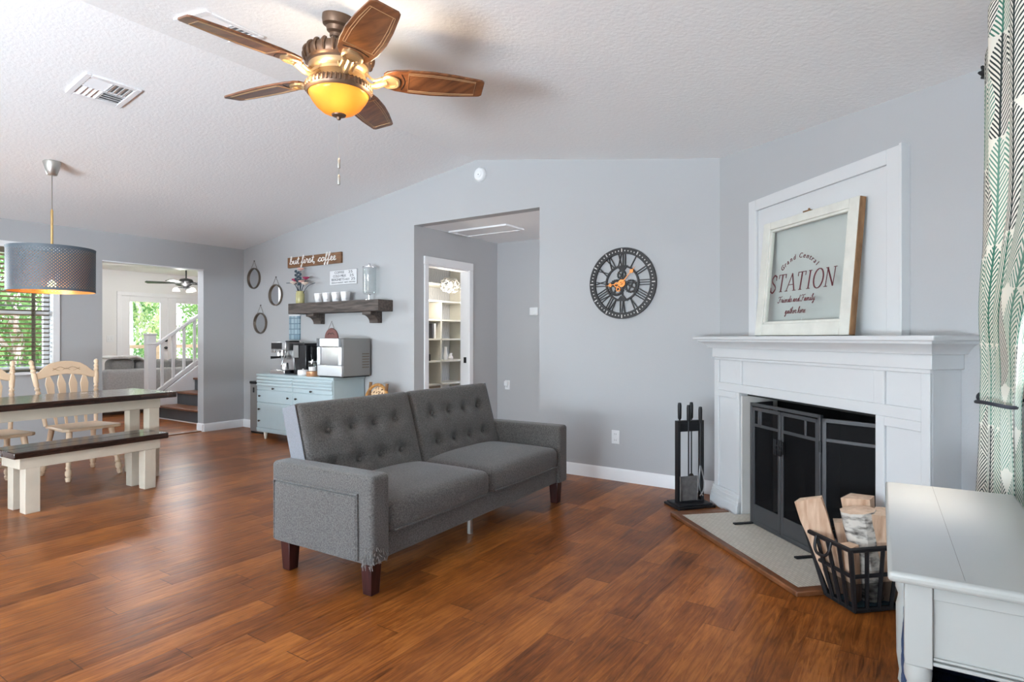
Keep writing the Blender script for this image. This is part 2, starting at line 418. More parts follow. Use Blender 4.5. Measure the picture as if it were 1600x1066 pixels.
M['oak_trim'] = wood('brown_oak_trim', (.11, .04, .016), (.23, .088, .035), .4, (3, 3, 3))
M['curtain'] = leaf_curtain()
M['dark_tie'] = pm('dark_blue_cord', (.02, .022, .03), .7, 0, .2)
M['cream'] = pm('distressed_cream_paint', (.58, .51, .41), .55, 0, .16, 6, .2, 40)
M['chair_paint'] = pm('antique_cream_chair_paint', (.70, .52, .355), .45, 0, .1, 8)
M['dark_wood'] = wood('espresso_stained_pine', (.012, .007, .006), (.055, .026, .018), .22, (9, 1, 9), 4, .15, .3)
M['buffet'] = pm('duck_egg_blue_paint', (.43, .525, .555), .45, 0, .05)
M['buffet_side'] = M['buffet']
M['knob'] = pm('dark_bronze_knob', (.06, .05, .045), .35, .8, .1)
M['shelf'] = wood('weathered_grey_brown_timber', (.035, .026, .022), (.125, .098, .085), .7, (1.2, 10, 10), 4, .3)
M['sign_wood'] = wood('walnut_sign_wood', (.11, .048, .02), (.26, .125, .055), .6, (1.5, 8, 12), 4, .1)
M['white_ink'] = pm('white_paint_lettering', (.82, .80, .77), .6, 0, .02)
M['dark_ink'] = pm('dark_grey_lettering', (.06, .06, .07), .6, 0, .05)
M['red_ink'] = pm('dark_red_lettering', (.115, .012, .02), .5, 0, .1)
M['board'] = pm('whitewashed_board', (.66, .67, .69), .6, 0, .05)
M['porcelain'] = pm('white_porcelain', (.82, .82, .83), .2, 0, .02)
M['mirror'] = pm('mirror_glass', (.86, .88, .9), .03, 1, .01)
M['bronze_rim'] = pm('aged_bronze_rim', (.19, .155, .125), .4, .7, .2)
M['cord'] = pm('grey_cord', (.22, .2, .18), .8)
M['glass'] = glass_mat('clear_glass')
M['glass_thick'] = glass_mat('clear_jar_glass', (.95, .965, .965), .8, .06)
M['fan_bronze'] = pm('antique_bronze', (.16, .095, .06), .42, .55, .25, 30)
M['fan_cream'] = pm('champagne_bronze', (.50, .34, .18), .35, .6, .1)
M['blade'] = wood('walnut_fan_blade', (.085, .03, .014), (.24, .095, .038), .3, (1.5, 9, 9), 4, .05, .2)
M['blade_line'] = pm('gilded_blade_line', (.55, .36, .2), .4, .3, .1)
def amber():
    m, t, p = new_mat('amber_glass_bowl')
    tc = nd(t, 'ShaderNodeTexCoord'); n = nd(t, 'ShaderNodeTexNoise'); n.inputs['Scale'].default_value = 9; n.inputs['Detail'].default_value = 3
    t.links.new(tc.outputs['Object'], n.inputs['Vector'])
    c = mixc(t, n.outputs[0], (.9, .42, .06), (.95, .56, .14))
    t.links.new(c, p.inputs['Base Color']); p.inputs['Roughness'].default_value = .2
    p.inputs['Emission Color'].default_value = (1, .36, .04, 1); p.inputs['Emission Strength'].default_value = .27
    tl = nd(t, 'ShaderNodeBsdfTranslucent'); t.links.new(c, tl.inputs[0]); mx = nd(t, 'ShaderNodeMixShader'); mx.inputs[0].default_value = .7
    t.links.new(p.outputs[0], mx.inputs[1]); t.links.new(tl.outputs[0], mx.inputs[2]); t.links.new(mx.outputs[0], t.nodes['Material Output'].inputs[0])
    return m
M['amber'] = amber()
M['lamp_out'] = perforated('blue_grey_perforated_shade', (.085, .108, .13), .55)
M['lamp_in'] = perforated('copper_shade_lining', (.85, .45, .16), .3, .7)
M['brass'] = pm('satin_brass', (.72, .50, .22), .3, .9, .05)
M['nickel'] = pm('satin_nickel', (.52, .51, .48), .35, .9, .04)
M['bulb'] = emis('lit_warm_bulb', (1, .66, .28), 14)
M['white_plastic'] = pm('white_plastic', (.76, .77, .78), .4, 0, .02)
M['vent_dark'] = pm('dim_duct_interior', (.2, .2, .2), .8)
M['slate'] = pm('dark_slate_riser', (.075, .085, .095), .5, 0, .15, 5)
M['stair_wood'] = wood('red_brown_stair_tread', (.11, .036, .014), (.26, .095, .035), .3, (2, 12, 8), 4, .05)
M['far_sofa'] = fabric('pale_grey_suede', (.42, .415, .41), 40, .12, .1)
M['far_cushion'] = fabric('mid_grey_suede', (.25, .245, .24), 40, .15, .1)
M['throw'] = fabric('white_throw_fabric', (.72, .71, .69), 60, .1, .3)
M['white_table'] = pm('pale_grey_white_paint', (.40, .40, .375), .38, 0, .02)
M['indigo'] = pm('indigo_woven_rope', (.025, .05, .12), .8, 0, .3, 20)
M['log'] = wood('split_log_wood', (.38, .22, .13), (.66, .47, .34), .8, (9, 9, 1.4), 4, .4)
M['log_end'] = wood('sawn_log_end', (.56, .38, .26), (.76, .57, .42), .85, (6, 6, 6), 6, .4)
M['birch'] = birch_mat()
M['teal'] = pm('teal_card', (.06, .17, .22), .6, 0, .2)
M['copper'] = pm('bright_copper', (.75, .27, .07), .35, .5, .1)
M['clock'] = pm('gunmetal_clock_metal', (.02, .019, .02), .5, .25, .35, 10)
M['clock_dot'] = pm('pale_minute_mark', (.62, .6, .58), .6)
M['sash'] = pm('flaking_white_sash_paint', (.66, .655, .60), .65, 0, .16, 11, .5, 30)
M['raw_wood'] = wood('bare_aged_pine', (.12, .058, .026), (.33, .18, .085), .8, (6, 6, 1.5))
M['rattan'] = wood('honey_rattan', (.30, .13, .03), (.55, .27, .07), .5, (6, 6, 6))
M['leopard'] = None
M['blue_tile'] = None
M['brick_red'] = pm('clay_red_plaque', (.20, .085, .075), .75, 0, .25, 14, .4, 40)
M['blind'] = pm('bronze_blind_slat', (.13, .115, .08), .45, 0, .1)
M['cream_shelf'] = pm('cream_shelf_paint', (.70, .68, .60), .5, 0, .03)
M['damask'] = None
M['bark'] = wood('tree_bark', (.22, .19, .16), (.62, .58, .52), .9, (8, 8, 1.2))
M['leaf_a'] = leafy('bright_green_leaves', (.06, .14, .03), (.28, .40, .13))
M['leaf_b'] = leafy('deep_green_leaves', (.03, .10, .025), (.20, .36, .10))
M['leaf_c'] = leafy('yellow_green_leaves', (.18, .24, .06), (.46, .50, .24))
M['lawn'] = pm('lawn', (.20, .32, .08), .9, 0, .4, 3)
M['deck'] = wood('deck_timber', (.13, .08, .045), (.26, .17, .10), .7)
M['stem'] = pm('dark_blue_green_stem', (.03, .05, .07), .7, 0, .3)
M['petal_pink'] = pm('pale_pink_petal', (.75, .45, .40), .7)
M['petal_red'] = pm('crimson_petal', (.36, .03, .10), .7)
M['petal_cream'] = pm('cream_petal', (.80, .66, .55), .7)
M['jar_green'] = pm('amber_green_jar', (.46, .42, .20), .2, 0, .3, 15)

def spots(name, base, spot, sc, th=.33):
    m, t, p = new_mat(name)
    tc = nd(t, 'ShaderNodeTexCoord'); v = nd(t, 'ShaderNodeTexVoronoi'); v.inputs['Scale'].default_value = sc
    t.links.new(tc.outputs['Object'], v.inputs['Vector'])
    t.links.new(mixc(t, math_(t, 'LESS_THAN', v.outputs['Distance'], th), base, spot), p.inputs['Base Color']); p.inputs['Roughness'].default_value = .8
    return m
M['leopard'] = spots('leopard_print_cloth', (.72, .5, .3), (.12, .05, .02), 34, .36)
def squares():
    m, t, p = new_mat('blue_glass_mosaic')
    tc = nd(t, 'ShaderNodeTexCoord'); mp = nd(t, 'ShaderNodeMapping'); mp.inputs['Rotation'].default_value = (R(90), 0, 0); t.links.new(tc.outputs['Object'], mp.inputs[0])
    br = nd(t, 'ShaderNodeTexBrick'); br.offset = 0; br.inputs['Scale'].default_value = 1
    br.inputs['Brick Width'].default_value = .068; br.inputs['Row Height'].default_value = .068; br.inputs['Mortar Size'].default_value = .006
    br.inputs['Color1'].default_value = (.16, .27, .35, 1); br.inputs['Color2'].default_value = (.36, .48, .54, 1); br.inputs['Mortar'].default_value = (.12, .19, .25, 1)
    t.links.new(mp.outputs[0], br.inputs['Vector']); t.links.new(br.outputs[0], p.inputs['Base Color']); p.inputs['Roughness'].default_value = .3
    return m
M['blue_tile'] = squares()
def damask():
    m, t, p = new_mat('grey_damask_paper')
    tc = nd(t, 'ShaderNodeTexCoord'); wv = nd(t, 'ShaderNodeTexWave'); wv.bands_direction = 'Y'; wv.inputs['Scale'].default_value = 9; wv.inputs['Distortion'].default_value = 6
    t.links.new(tc.outputs['Object'], wv.inputs['Vector'])
    t.links.new(mixc(t, wv.outputs['Fac'], (.50, .51, .53), (.66, .66, .67)), p.inputs['Base Color']); p.inputs['Roughness'].default_value = .8
    return m
M['damask'] = damask()

# ------------------------------------------------------------------ lettering
SCRIPT = {
 'b': (.8, [[(0,.1),(.3,1.0),(.42,1.8),(.3,2.0),(.18,1.7),(.16,.3),(.36,0),(.62,.25),(.6,.75),(.45,.85),(.6,.68),(.85,.7)]]),
 'u': (.88, [[(0,.1),(.2,.95),(.18,.2),(.35,0),(.6,.4),(.68,1),(.66,.2),(.8,.03),(.95,.2)]]),
 't': (.58, [[(0,.1),(.3,1.0),(.38,1.75),(.3,.2),(.44,0),(.62,.2)], [(.1,1.18),(.6,1.24)]]),
 'f': (.6, [[(0,.1),(.35,1.0),(.58,1.85),(.44,2.05),(.3,1.6),(.28,0),(.2,-.8),(.06,-.95),(.06,-.6),(.35,.0),(.64,.25)]]),
 'i': (.48, [[(0,.1),(.22,.95),(.2,.2),(.34,0),(.52,.2)], [(.27,1.36),(.3,1.44)]]),
 'r': (.7, [[(0,.1),(.2,1.1),(.3,.85),(.54,.88),(.48,.2),(.6,0),(.74,.2)]]),
 's': (.62, [[(0,.1),(.3,1.1),(.36,.7),(.52,.3),(.34,0),(.1,.1),(.4,.03),(.66,.2)]]),
 ',': (.5, [[(.1,.12),(.16,-.05),(.02,-.42)]]),
 'c': (.66, [[(0,.1),(.25,.75),(.5,.92),(.56,.74),(.38,.96),(.16,.6),(.2,.12),(.42,0),(.7,.2)]]),
 'o': (.76, [[(.0,.1),(.14,.6),(.36,.95),(.14,.6),(.2,.1),(.42,0),(.62,.4),(.55,.85),(.36,.95),(.55,.78),(.8,.8)]]),
 'e': (.64, [[(0,.1),(.4,.5),(.48,.85),(.3,.98),(.15,.6),(.2,.13),(.42,0),(.68,.2)]]),
 'n': (.8, [[(0,.1),(.15,.95),(.15,0),(.2,.6),(.42,.95),(.52,.7),(.52,.2),(.66,0),(.84,.2)]]),
 'm': (1.1, [[(0,.1),(.13,.95),(.13,0),(.2,.6),(.36,.95),(.44,.7),(.44,0),(.5,.6),(.7,.95),(.78,.7),(.78,.2),(.92,0),(1.12,.2)]]),
 'd': (.86, [[(0,.1),(.5,.85),(.3,.95),(.12,.5),(.22,.05),(.45,.2),(.6,1.0),(.68,2.0),(.6,.2),(.74,0),(.9,.2)]]),
 'a': (.8, [[(0,.1),(.5,.85),(.3,.95),(.12,.5),(.22,.05),(.45,.25),(.56,.9),(.54,.2),(.68,0),(.84,.2)]]),
 'l': (.52, [[(0,.1),(.35,1.2),(.45,1.9),(.32,2),(.22,1.5),(.24,.2),(.4,0),(.56,.2)]]),
 'y': (.78, [[(0,.1),(.15,.95),(.2,.3),(.38,.1),(.58,.5),(.62,1),(.55,-.3),(.35,-.9),(.15,-.7),(.5,-.1),(.82,.2)]]),
 'g': (.8, [[(0,.1),(.5,.85),(.3,.95),(.12,.5),(.25,.05),(.48,.3),(.56,.9),(.5,-.4),(.3,-.95),(.12,-.7),(.5,-.1),(.84,.2)]]),
 'h': (.8, [[(0,.1),(.3,1.3),(.38,1.95),(.26,2),(.16,1.5),(.13,0),(.22,.6),(.42,.95),(.52,.7),(.52,.2),(.66,0),(.84,.2)]]),
 'F': (1.1, [[(1.15,2.0),(.6,1.85),(.1,1.95),(-.1,1.5)], [(.6,1.9),(.5,.8),(.28,.0),(-.1,.05),(-.15,.4)], [(.25,1.0),(.85,1.1)]]),
 ' ': (.45, []),
}
def script_width(txt): return sum(SCRIPT[c][0] for c in txt)
def script(b, txt, x, z, y, s, r, slant=.18, wx=1.0):
    for c in txt:
        wd, st = SCRIPT[c]
        for path in st:
            pts = [(x + (px*wx + pz*slant)*s, y, z + pz*s) for px, pz in path]
            b.tube(crom(pts, 4) if len(pts) > 2 else pts, r, 5)
        x += wd*s*wx
    return x
def block(b, txt, x, z, y, size, width=None, shear=0, depth=.001, rot=0, align='LEFT'):
    cu = bpy.data.curves.new('lettering_tmp', 'FONT'); cu.body = txt; cu.size = size; cu.shear = shear; cu.extrude = depth; cu.align_x = align; cu.resolution_u = 3
    o = bpy.data.objects.new('lettering_tmp', cu); C.objects.link(o)
    dg = bpy.context.evaluated_depsgraph_get(); me = bpy.data.meshes.new_from_object(o.evaluated_get(dg))
    xs = [v.co.x for v in me.vertices]; sx = (width/(max(xs)-min(xs))) if width else 1
    T = Matrix.Translation((x, y, z)) @ Matrix.Rotation(rot, 4, 'Y') @ Matrix.Rotation(R(90), 4, 'X') @ Matrix.Diagonal((sx, 1, 1, 1))
    vs = [tuple(v.co) for v in me.vertices]; fs = [tuple(p.vertices) for p in me.polygons]
    b.add(vs, fs, T)
    bpy.data.objects.remove(o); bpy.data.curves.remove(cu); bpy.data.meshes.remove(me)

# ------------------------------------------------------------------ the setting
XL, YB, XR, YF = -7.68, 4.735, .33, -3.2         # left wall, back wall, right wall, front wall (behind the camera)
RX, RZ = -3.642, 2.993                            # ridge
def cz(x): return RZ - (.139*(RX-x) if x < RX else .1615*(x-RX))
def struct(b, name, mat, label=None, cat=None, **k):
    o = b.obj(name, mat, **k); o['kind'] = 'structure'
    return tag(o, label, cat)

b = B(); b.box(-12.7, XR+.13, YF-.13, 7.8, -.06, 0)
struct(b, 'floor', M['floor'], 'reddish-brown hand-scraped plank floor of the whole room', 'floor')
b = B(); e = .12
b.prism([(XL-.14, cz(XL-.14)), (RX, RZ), (XR+.13, cz(XR+.13)), (XR+.13, cz(XR+.13)+e), (RX, RZ+e), (XL-.14, cz(XL-.14)+e)], YF-.13, YB+.12)
struct(b, 'ceiling', M['ceil'], 'white textured vaulted ceiling with a low ridge', 'ceiling', smooth=False)

def zpoly(x0, x1, z0):   # wall piece under the sloped ceiling
    p = [(x0, z0), (x1, z0), (x1, cz(x1)+.02)]
    if x0 < RX < x1: p.append((RX, RZ+.02))
    return p + [(x0, cz(x0)+.02)]
HX0, HX1, HZ = -4.492, -2.909, 2.432
b = B()
b.prism(zpoly(XL-.14, HX0, 0), YB, YB+.12); b.prism(zpoly(HX0, HX1, HZ), YB, YB+.12); b.prism(zpoly(HX1, -1.15, 0), YB, YB+.12)
struct(b, 'wall_back', M['wall'], 'long grey-blue wall with the clock and the hall opening', 'wall', smooth=False)
# left wall with the blinds window and the wide doorway
WY0, WY1, WZ0, WZ1 = .85, 2.535, .865, 2.145
DY0, DY1, DZ = 3.01, 4.175, 2.105
b = B(); top = cz(XL)+.02
for y0, y1, z0, z1 in ((YF-.13, WY0, 0, top), (WY0, WY1, 0, WZ0), (WY0, WY1, WZ1, top), (WY1, DY0, 0, top), (DY0, DY1, DZ, top), (DY1, YB, 0, top)):
    b.box(XL-.14, XL, y0, y1, z0, z1)
struct(b, 'wall_left', M['wall'], 'grey-blue wall with the blinds window and the wide doorway', 'wall', smooth=False)
# wall behind the camera, two wide openings
b = B(); ft = 2.30
for x0, x1, z0, z1 in ((XL-.14, -7.25, 0, 3.1), (-4.95, -3.9, 0, 3.1), (-.75, XR+.13, 0, 3.1), (-7.25, -4.95, ft, 3.1), (-3.9, -.75, ft, 3.1), (-7.25, -4.95, 0, .3), (-3.9, -.75, 0, .3)):
    b.box(x0, x1, YF-.13, YF, z0, z1)
struct(b, 'wall_front', M['wall'], smooth=False)
# right wall beside the camera, with its window behind the curtain
RY0, RY1, RW0, RW1 = 1.9, 2.6, .95, 2.1
b = B(); top = cz(XR)+.02
for y0, y1, z0, z1 in ((YF-.13, RY0, 0, top), (RY0, RY1, 0, RW0), (RY0, RY1, RW1, top), (RY1, 3.25, 0, top)):
    b.box(XR, XR+.13, y0, y1, z0, z1)
struct(b, 'wall_right', M['wall'], smooth=False)
# the wall across the corner, with the firebox opening
FP = dict(loc=(-1.272, 4.735, 0), rot=(0, 0, R(-45)))
def fpz(s): return cz(-1.272 + .7071*s) + .02
b = B()
for s0, s1, z0 in ((-.02, .53, 0), (.53, 1.715, .845), (1.715, 2.30, 0)):
    b.prism([(s0, z0), (s1, z0), (s1, fpz(s1)), (s0, fpz(s0))], 0, .12)
struct(b, 'wall_fireplace', M['wall'], 'diagonal grey-blue corner wall behind the white mantel', 'wall', smooth=False, **FP)
# hall beyond the opening
b = B(); b.box(HX0-.12, HX0, YB+.12, 4.95, 0, 2.45); b.box(HX0-.12, HX0, 5.68, 6.272, 0, 2.45); b.box(HX0-.12, HX0, 4.95, 5.68, 2.03, 2.45)
struct(b, 'wall_hall_left', M['wall'], smooth=False)
b = B(); b.box(-1.1, -1.0, YB+.1, 6.272, 0, 2.45); struct(b, 'wall_hall_right', M['wall'], smooth=False)
b = B(); b.box(HX0-.12, -1.0, 6.272, 6.39, 0, 2.45); struct(b, 'wall_hall_back', M['wall'], smooth=False)
b = B(); b.box(HX0-.12, -1.0, YB+.12, 6.39, HZ+.004, HZ+.06); struct(b, 'ceiling_hall', M['ceil'], smooth=False)
# pantry
b = B(); b.box(-5.56, -5.44, YB+.12, 6.62, 0, 2.4); b.box(-5.44, HX0-.12, 6.5, 6.62, 0, 2.4)
struct(b, 'wall_pantry', M['white_wall'], smooth=False)
b = B(); b.box(-5.56, HX0-.12, YB+.12, 6.62, 2.34, 2.4); struct(b, 'ceiling_pantry', M['white_wall'], smooth=False)
# far room
FX = -12.5; FC = 2.495
b = B()
for y0, y1, z0, z1 in ((4.2, 5.21, 0, FC), (5.21, 6.98, 2.035, FC), (6.98, 7.72, 0, FC), (5.21, 6.98, -.05, .02)):
    b.box(FX-.14, FX, y0, y1, z0, z1)
struct(b, 'wall_far', M['white_wall'], 'white far-room wall with the glazed double doors', 'wall', smooth=False)
b = B(); b.prism([(XL-.14, 2.93), (FX, 4.35), (FX, 4.25), (XL-.14, 2.83)], 0, FC, 'z'); struct(b, 'wall_far_left', M['white_wall'], smooth=False)
b = B(); b.box(FX, XL, 7.6, 7.72, 0, FC); struct(b, 'wall_far_right', M['white_wall'], smooth=False)
b = B(); b.box(XL-.14, XL, YB+.12, 7.72, 0, FC); struct(b, 'wall_stair', M['white_wall'], smooth=False)
b = B(); b.prism([(XL-.141, 2.83), (FX-.14, 4.2), (FX-.14, 7.72), (XL-.141, 7.72)], FC, FC+.06, 'z')
struct(b, 'ceiling_far', M['white_wall'], smooth=False)
# doorway liner (white head edge) and floor threshold
b = B(); b.box(XL-.145, XL+.004, DY0, DY1, DZ-.012, DZ); struct(b, 'trim_1', M['trim'], 'thin white strip along the head of the wide doorway', 'trim')
b = B(); b.box(XL-.16, XL-.02, DY0, DY1, 0, .012); struct(b, 'trim_2', M['oak_trim'], 'brown wood threshold strip across the wide doorway', 'threshold')

# baseboards
def bb(b, x0, y0, x1, y1, h=.105, t=.016):
    d = Vector((x1-x0, y1-y0, 0)); L = d.length; a = math.atan2(d.y, d.x)
    T = Matrix.Translation((x0, y0, 0)) @ Matrix.Rotation(a, 4, 'Z')
    b.prism([(0, 0), (-t, 0), (-t, h-.02), (-t*.55, h-.006), (0, h)], 0, L, 'x', T)
b = B(); bb(b, XL, YB, HX0, YB); bb(b, HX1, YB, -1.27, YB)
struct(b, 'baseboard_back', M['trim'], 'white baseboard along the clock wall', 'baseboard')
b = B(); bb(b, XL, YF, XL, DY0); bb(b, XL, DY1, XL, YB)
bb(b, XL-.14, DY1, XL, DY1)
struct(b, 'baseboard_left', M['trim'], 'white baseboard beside the wide doorway', 'baseboard')
b = B(); bb(b, HX0, YB+.12, HX0, 4.88); bb(b, HX0, 5.70, HX0, 6.272); bb(b, HX0, 6.272, -1.1, 6.272)
struct(b, 'baseboard_hall', M['trim'])
b = B(); bb(b, XR, 3.1, XR, YF); struct(b, 'baseboard_right', M['trim'])

# left window: casing, sashes, panes, sill, blinds
o = thing('window_1', 'white-cased dining window behind the bronze blinds', 'window', (XL, 0, 0)); o['kind'] = 'structure'
b = B(); cw = .065
b.box(0, .018, WY1, WY1+cw, WZ0, WZ1); b.box(0, .018, WY0-cw, WY0, WZ0, WZ1); b.box(0, .018, WY0-cw, WY1+cw, WZ1, WZ1+cw)
b.obj('casing', M['trim'], o, .004)
b = B(); b.box(-.14, .05, WY0-cw, WY1+cw, WZ0-.03, WZ0); b.obj('sill', M['trim'], o, .006)
b = B()
for y0, y1, z0, z1 in ((WY0, WY0+.05, WZ0, WZ1), (WY1-.05, WY1, WZ0, WZ1), (WY0, WY1, WZ0, WZ0+.05), (WY0, WY1, WZ1-.05, WZ1), (1.64, 1.74, WZ0, WZ1), (WY0, WY1, 1.46, 1.51)):
    k_ = .001 if y1-y0 > 1 else 0; b.box(-.13+k_, -.09-k_, y0, y1, z0, z1)
b.obj('sash_frame', M['trim'], o, .003)
b = B(); b.box(-.113, -.107, WY0+.05, WY1-.05, WZ0+.05, WZ1-.05); b.obj('pane', M['glass'], o, smooth=False)
o = thing('window_blind', 'bronze horizontal-slat blinds hanging in the dining window', 'blinds', (XL-.045, 0, 0))
b = B(); b.box(-.028, .028, WY0+.01, WY1-.01, WZ1-.05, WZ1); b.obj('head_rail', M['blind'], o, .004)
z = WZ1-.075; k = 0
while z > WZ0+.04:
    b = B(); T = Matrix.Translation((0, 0, z)) @ Matrix.Rotation(R(-14), 4, 'Y')
    b.box(-.025, .025, WY0+.012, WY1-.012, -.0016, .0016, T); b.obj('slat', M['blind'], o, smooth=False); z -= .047
b = B(); b.box(-.026, .026, WY0+.012, WY1-.012, WZ0+.006, WZ0+.028); b.obj('bottom_rail', M['blind'], o, .004)
for y in (1.0, 1.69, 2.39):
    b = B(); b.box(-.0275, -.0265, y-.015, y+.015, WZ0+.02, WZ1-.03); b.box(.0265, .0275, y-.004, y+.004, WZ0+.02, WZ1-.03); b.obj('ladder_tape', M['blind'], o, smooth=False)

# right window (behind the curtain) and the two openings behind the camera
o = thing('window_2', 'white window in the right-hand wall behind the leaf curtain', 'window', (XR, 0, 0)); o['kind'] = 'structure'
b = B()
for y0, y1, z0, z1 in ((RY0, RY0+.05, RW0, RW1), (RY1-.05, RY1, RW0, RW1), (RY0, RY1, RW0, RW0+.05), (RY0, RY1, RW1-.05, RW1), (RY0, RY1, 1.45, 1.5)):
    k_ = .001 if y1-y0 > .5 else 0; b.box(.03+k_, .08-k_, y0, y1, z0, z1)
b.box(-.012, 0, RY1, RY1+.06, RW0-.06, RW1+.06); b.box(-.012, 0, RY0-.06, RY0, RW0-.06, RW1+.06); b.box(-.012, 0, RY0, RY1, RW1, RW1+.06); b.box(-.03, .03, RY0-.06, RY1+.06, RW0-.03, RW0)
b.obj('window_frame', M['trim'], o, .003)
b = B(); b.box(.052, .058, RY0+.05, RY1-.05, RW0+.05, RW1-.05); b.obj('pane', M['glass'], o, smooth=False)
for n, (x0, x1, bars) in enumerate(((-7.25, -4.95, 3), (-3.9, -.75, 4))):
    o = thing('window_%d' % (n+3), None, None, (0, YF, 0)); o['kind'] = 'structure'
    b = B()
    for i in range(bars+1):
        x = x0 + (x1-x0)*i/bars; b.box(max(x0, x-.03), min(x1, x+.03), -.09, -.04, .3, ft)
    for z in (.3, 1.0, 1.65, ft-.06): b.box(x0, x1, -.089, -.041, z, z+.05)
    b.obj('window_frame', M['trim'], o)
    b = B(); b.box(x0, x1, -.068, -.062, .3, ft); b.obj('pane', M['glass'], o, smooth=False)

# pantry doorway casing
o = thing('door_1', 'white-cased pantry doorway in the small hall', 'doorway', (HX0, 0, 0)); o['kind'] = 'structure'
b = B(); b.box(0, .02, 4.886, 4.95, 0, 2.03); b.box(0, .02, 5.675, 5.745, 0, 2.03); b.box(0, .022, 4.88, 5.745, 2.03, 2.12)
b.box(-.125, .003, 4.948, 4.958, 0, 2.03); b.box(-.125, .003, 5.672, 5.684, 0, 2.03); b.box(-.125, .003, 4.95, 5.68, 2.018, 2.034)
b.obj('casing', M['trim'], o, .004)
b = B(); b.box(-.07, -.03, 5.669, 5.672, .915, .985); b.obj('strike_plate', M['black'], o)
# french doors in the far room
o = thing('door_2', 'white glazed double doors in the far room', 'doors', (FX, 0, 0)); o['kind'] = 'structure'
b = B(); b.box(0, .02, 5.14, 5.215, 0, 2.03); b.box(0, .02, 6.98, 7.05, 0, 2.03); b.box(0, .02, 5.14, 7.05, 2.03, 2.10); b.box(-.138, -.001, 5.212, 6.978, 2.021, 2.034); b.box(-.05, -.012, 6.075, 6.11, .02, 2.02); b.obj('casing', M['trim'], o, .004)
for y0, y1, side in ((5.225, 6.085, 1), (6.10, 6.97, -1)):
    b = B(); g0, g1 = y0+.15, y1-.15
    b.box(-.06, -.02, y0, g0, .02, 2.02); b.box(-.06, -.02, g1, y1, .02, 2.02); b.box(-.06, -.02, g0, g1, .02, .30); b.box(-.06, -.02, g0, g1, 1.92, 2.02)
    d = b.obj('door_leaf', M['trim'], o, .004)
    b = B(); b.box(-.043, -.037, g0, g1, .30, 1.92); b.obj('pane', M['glass'], d, smooth=False)
    if side == 1:
        b = B()
        for z in (1.02, 1.17): b.cyl((-.02, y1-.07, z), (.035, y1-.07, z), .014); b.ball((.04, y1-.07, z), .03)
        b.obj('knob', M['black'], d)
        b = B()
        for z in (.25, 1.05, 1.72): b.cyl((-.012, y0-.008, z), (-.012, y0-.008, z+.09), .007, n=8)
        b.obj('hinge', M['nickel'], d)

# ------------------------------------------------------------------ outside
b = B(); b.box(-40, -7.83, -12, 20, -.45, -.40); struct(b, 'lawn', M['lawn'], 'sunlit green ground outside the far windows', 'lawn')
o = thing('deck_railing', 'brown timber deck railing seen through the glazed doors', 'railing', (-15.3, 0, -.4))
b = B(); b.box(-.03, .03, 5.9, 12, 1.37, 1.45); b.box(-.02, .02, 5.9, 12, .55, .62); b.obj('rail', M['deck'], o)
for i in range(6):
    b = B(); b.box(-.05, .05, 5.95+i*1.18, 6.05+i*1.18, 0, 1.45); b.obj('post', M['deck'], o)
def tree(x, y, h, r, th, leaf, label, seed, n=900, low=.8, ls=.075):
    rn = random.Random(seed)
    t = thing('tree', label, 'tree', (x, y, -.42), 0, 'trees outside the windows')
    b = B(); pts = [(rn.uniform(-.06, .06)*i, rn.uniform(-.06, .06)*i, h*i/6) for i in range(7)]
    b.tube(crom(pts, 3), [th*(1-.6*i/18) for i in range(19)], 8)
    for i in range(7):
        a = rn.uniform(0, 2*PI); z = rn.uniform(.25, .8)*h; l = r*.75
        b.tube([(0, 0, z), (math.cos(a)*l*.5, math.sin(a)*l*.5, z+.25), (math.cos(a)*l, math.sin(a)*l, z+.6)], [th*.35, th*.25, th*.1], 5)
    b.obj('trunk', M['bark'], t)
    b = B()
    cl = [(rn.gauss(0, r*.5), rn.gauss(0, r*.5), rn.uniform(low, h)) for _ in range(22)]
    for i in range(n):
        c = rn.choice(cl); p = Vector((c[0]+rn.gauss(0, r*.22), c[1]+rn.gauss(0, r*.22), c[2]+rn.gauss(0, r*.25)))
        if math.hypot(p.x, p.y) > r*1.08: continue
        E_ = Euler((rn.uniform(0, 6), rn.uniform(0, 6), rn.uniform(0, 6))).to_matrix().to_4x4(); s_ = rn.uniform(.6, 1.2)*ls
        b.add([(-s_, 0, 0), (0, -s_*.45, s_*.1), (s_, 0, 0), (0, s_*.45, s_*.1)], [(0, 1, 2, 3)], Matrix.Translation(p) @ E_)
    b.obj('crown', M[leaf], t, smooth=False, fix=False)
kinds = {'leaf_a': 'bright green leafy tree outside', 'leaf_b': 'deep green bushy tree outside', 'leaf_c': 'yellow-green thin tree outside'}
far_trees = [(-17.2, 7.4, 'leaf_c'), (-17.6, 9.7, 'leaf_a'), (-20.4, 9.0, 'leaf_b'), (-20.8, 11.4, 'leaf_c'), (-24.0, 10.7, 'leaf_a'), (-24.2, 13.1, 'leaf_b'), (-27.5, 12.3, 'leaf_c'), (-27.9, 14.9, 'leaf_a'), (-31.5, 14.2, 'leaf_b')]
rows = ('left in the first row', 'right in the first row', 'left in the second row', 'right in the second row', 'left in the third row', 'right in the third row', 'left in the fourth row', 'right in the fourth row', 'rearmost of all')
for i, (x, y, lf) in enumerate(far_trees):
    tree(x, y, 5.5 + .35*i, .95, .11 + .02*(i % 2), lf, '%s, %s, through the glazed doors' % (kinds[lf], rows[i]), i, 3000)
win_trees = [(-12.2, 3.5, 'leaf_b'), (-14.8, 4.8, 'leaf_a'), (-17.6, 5.3, 'leaf_b'), (-20.6, 6.2, 'leaf_c'), (-15.6, 2.3, 'leaf_a')]
rows = ('nearest the window', 'second nearest', 'in the middle distance', 'rearmost', 'leftmost')
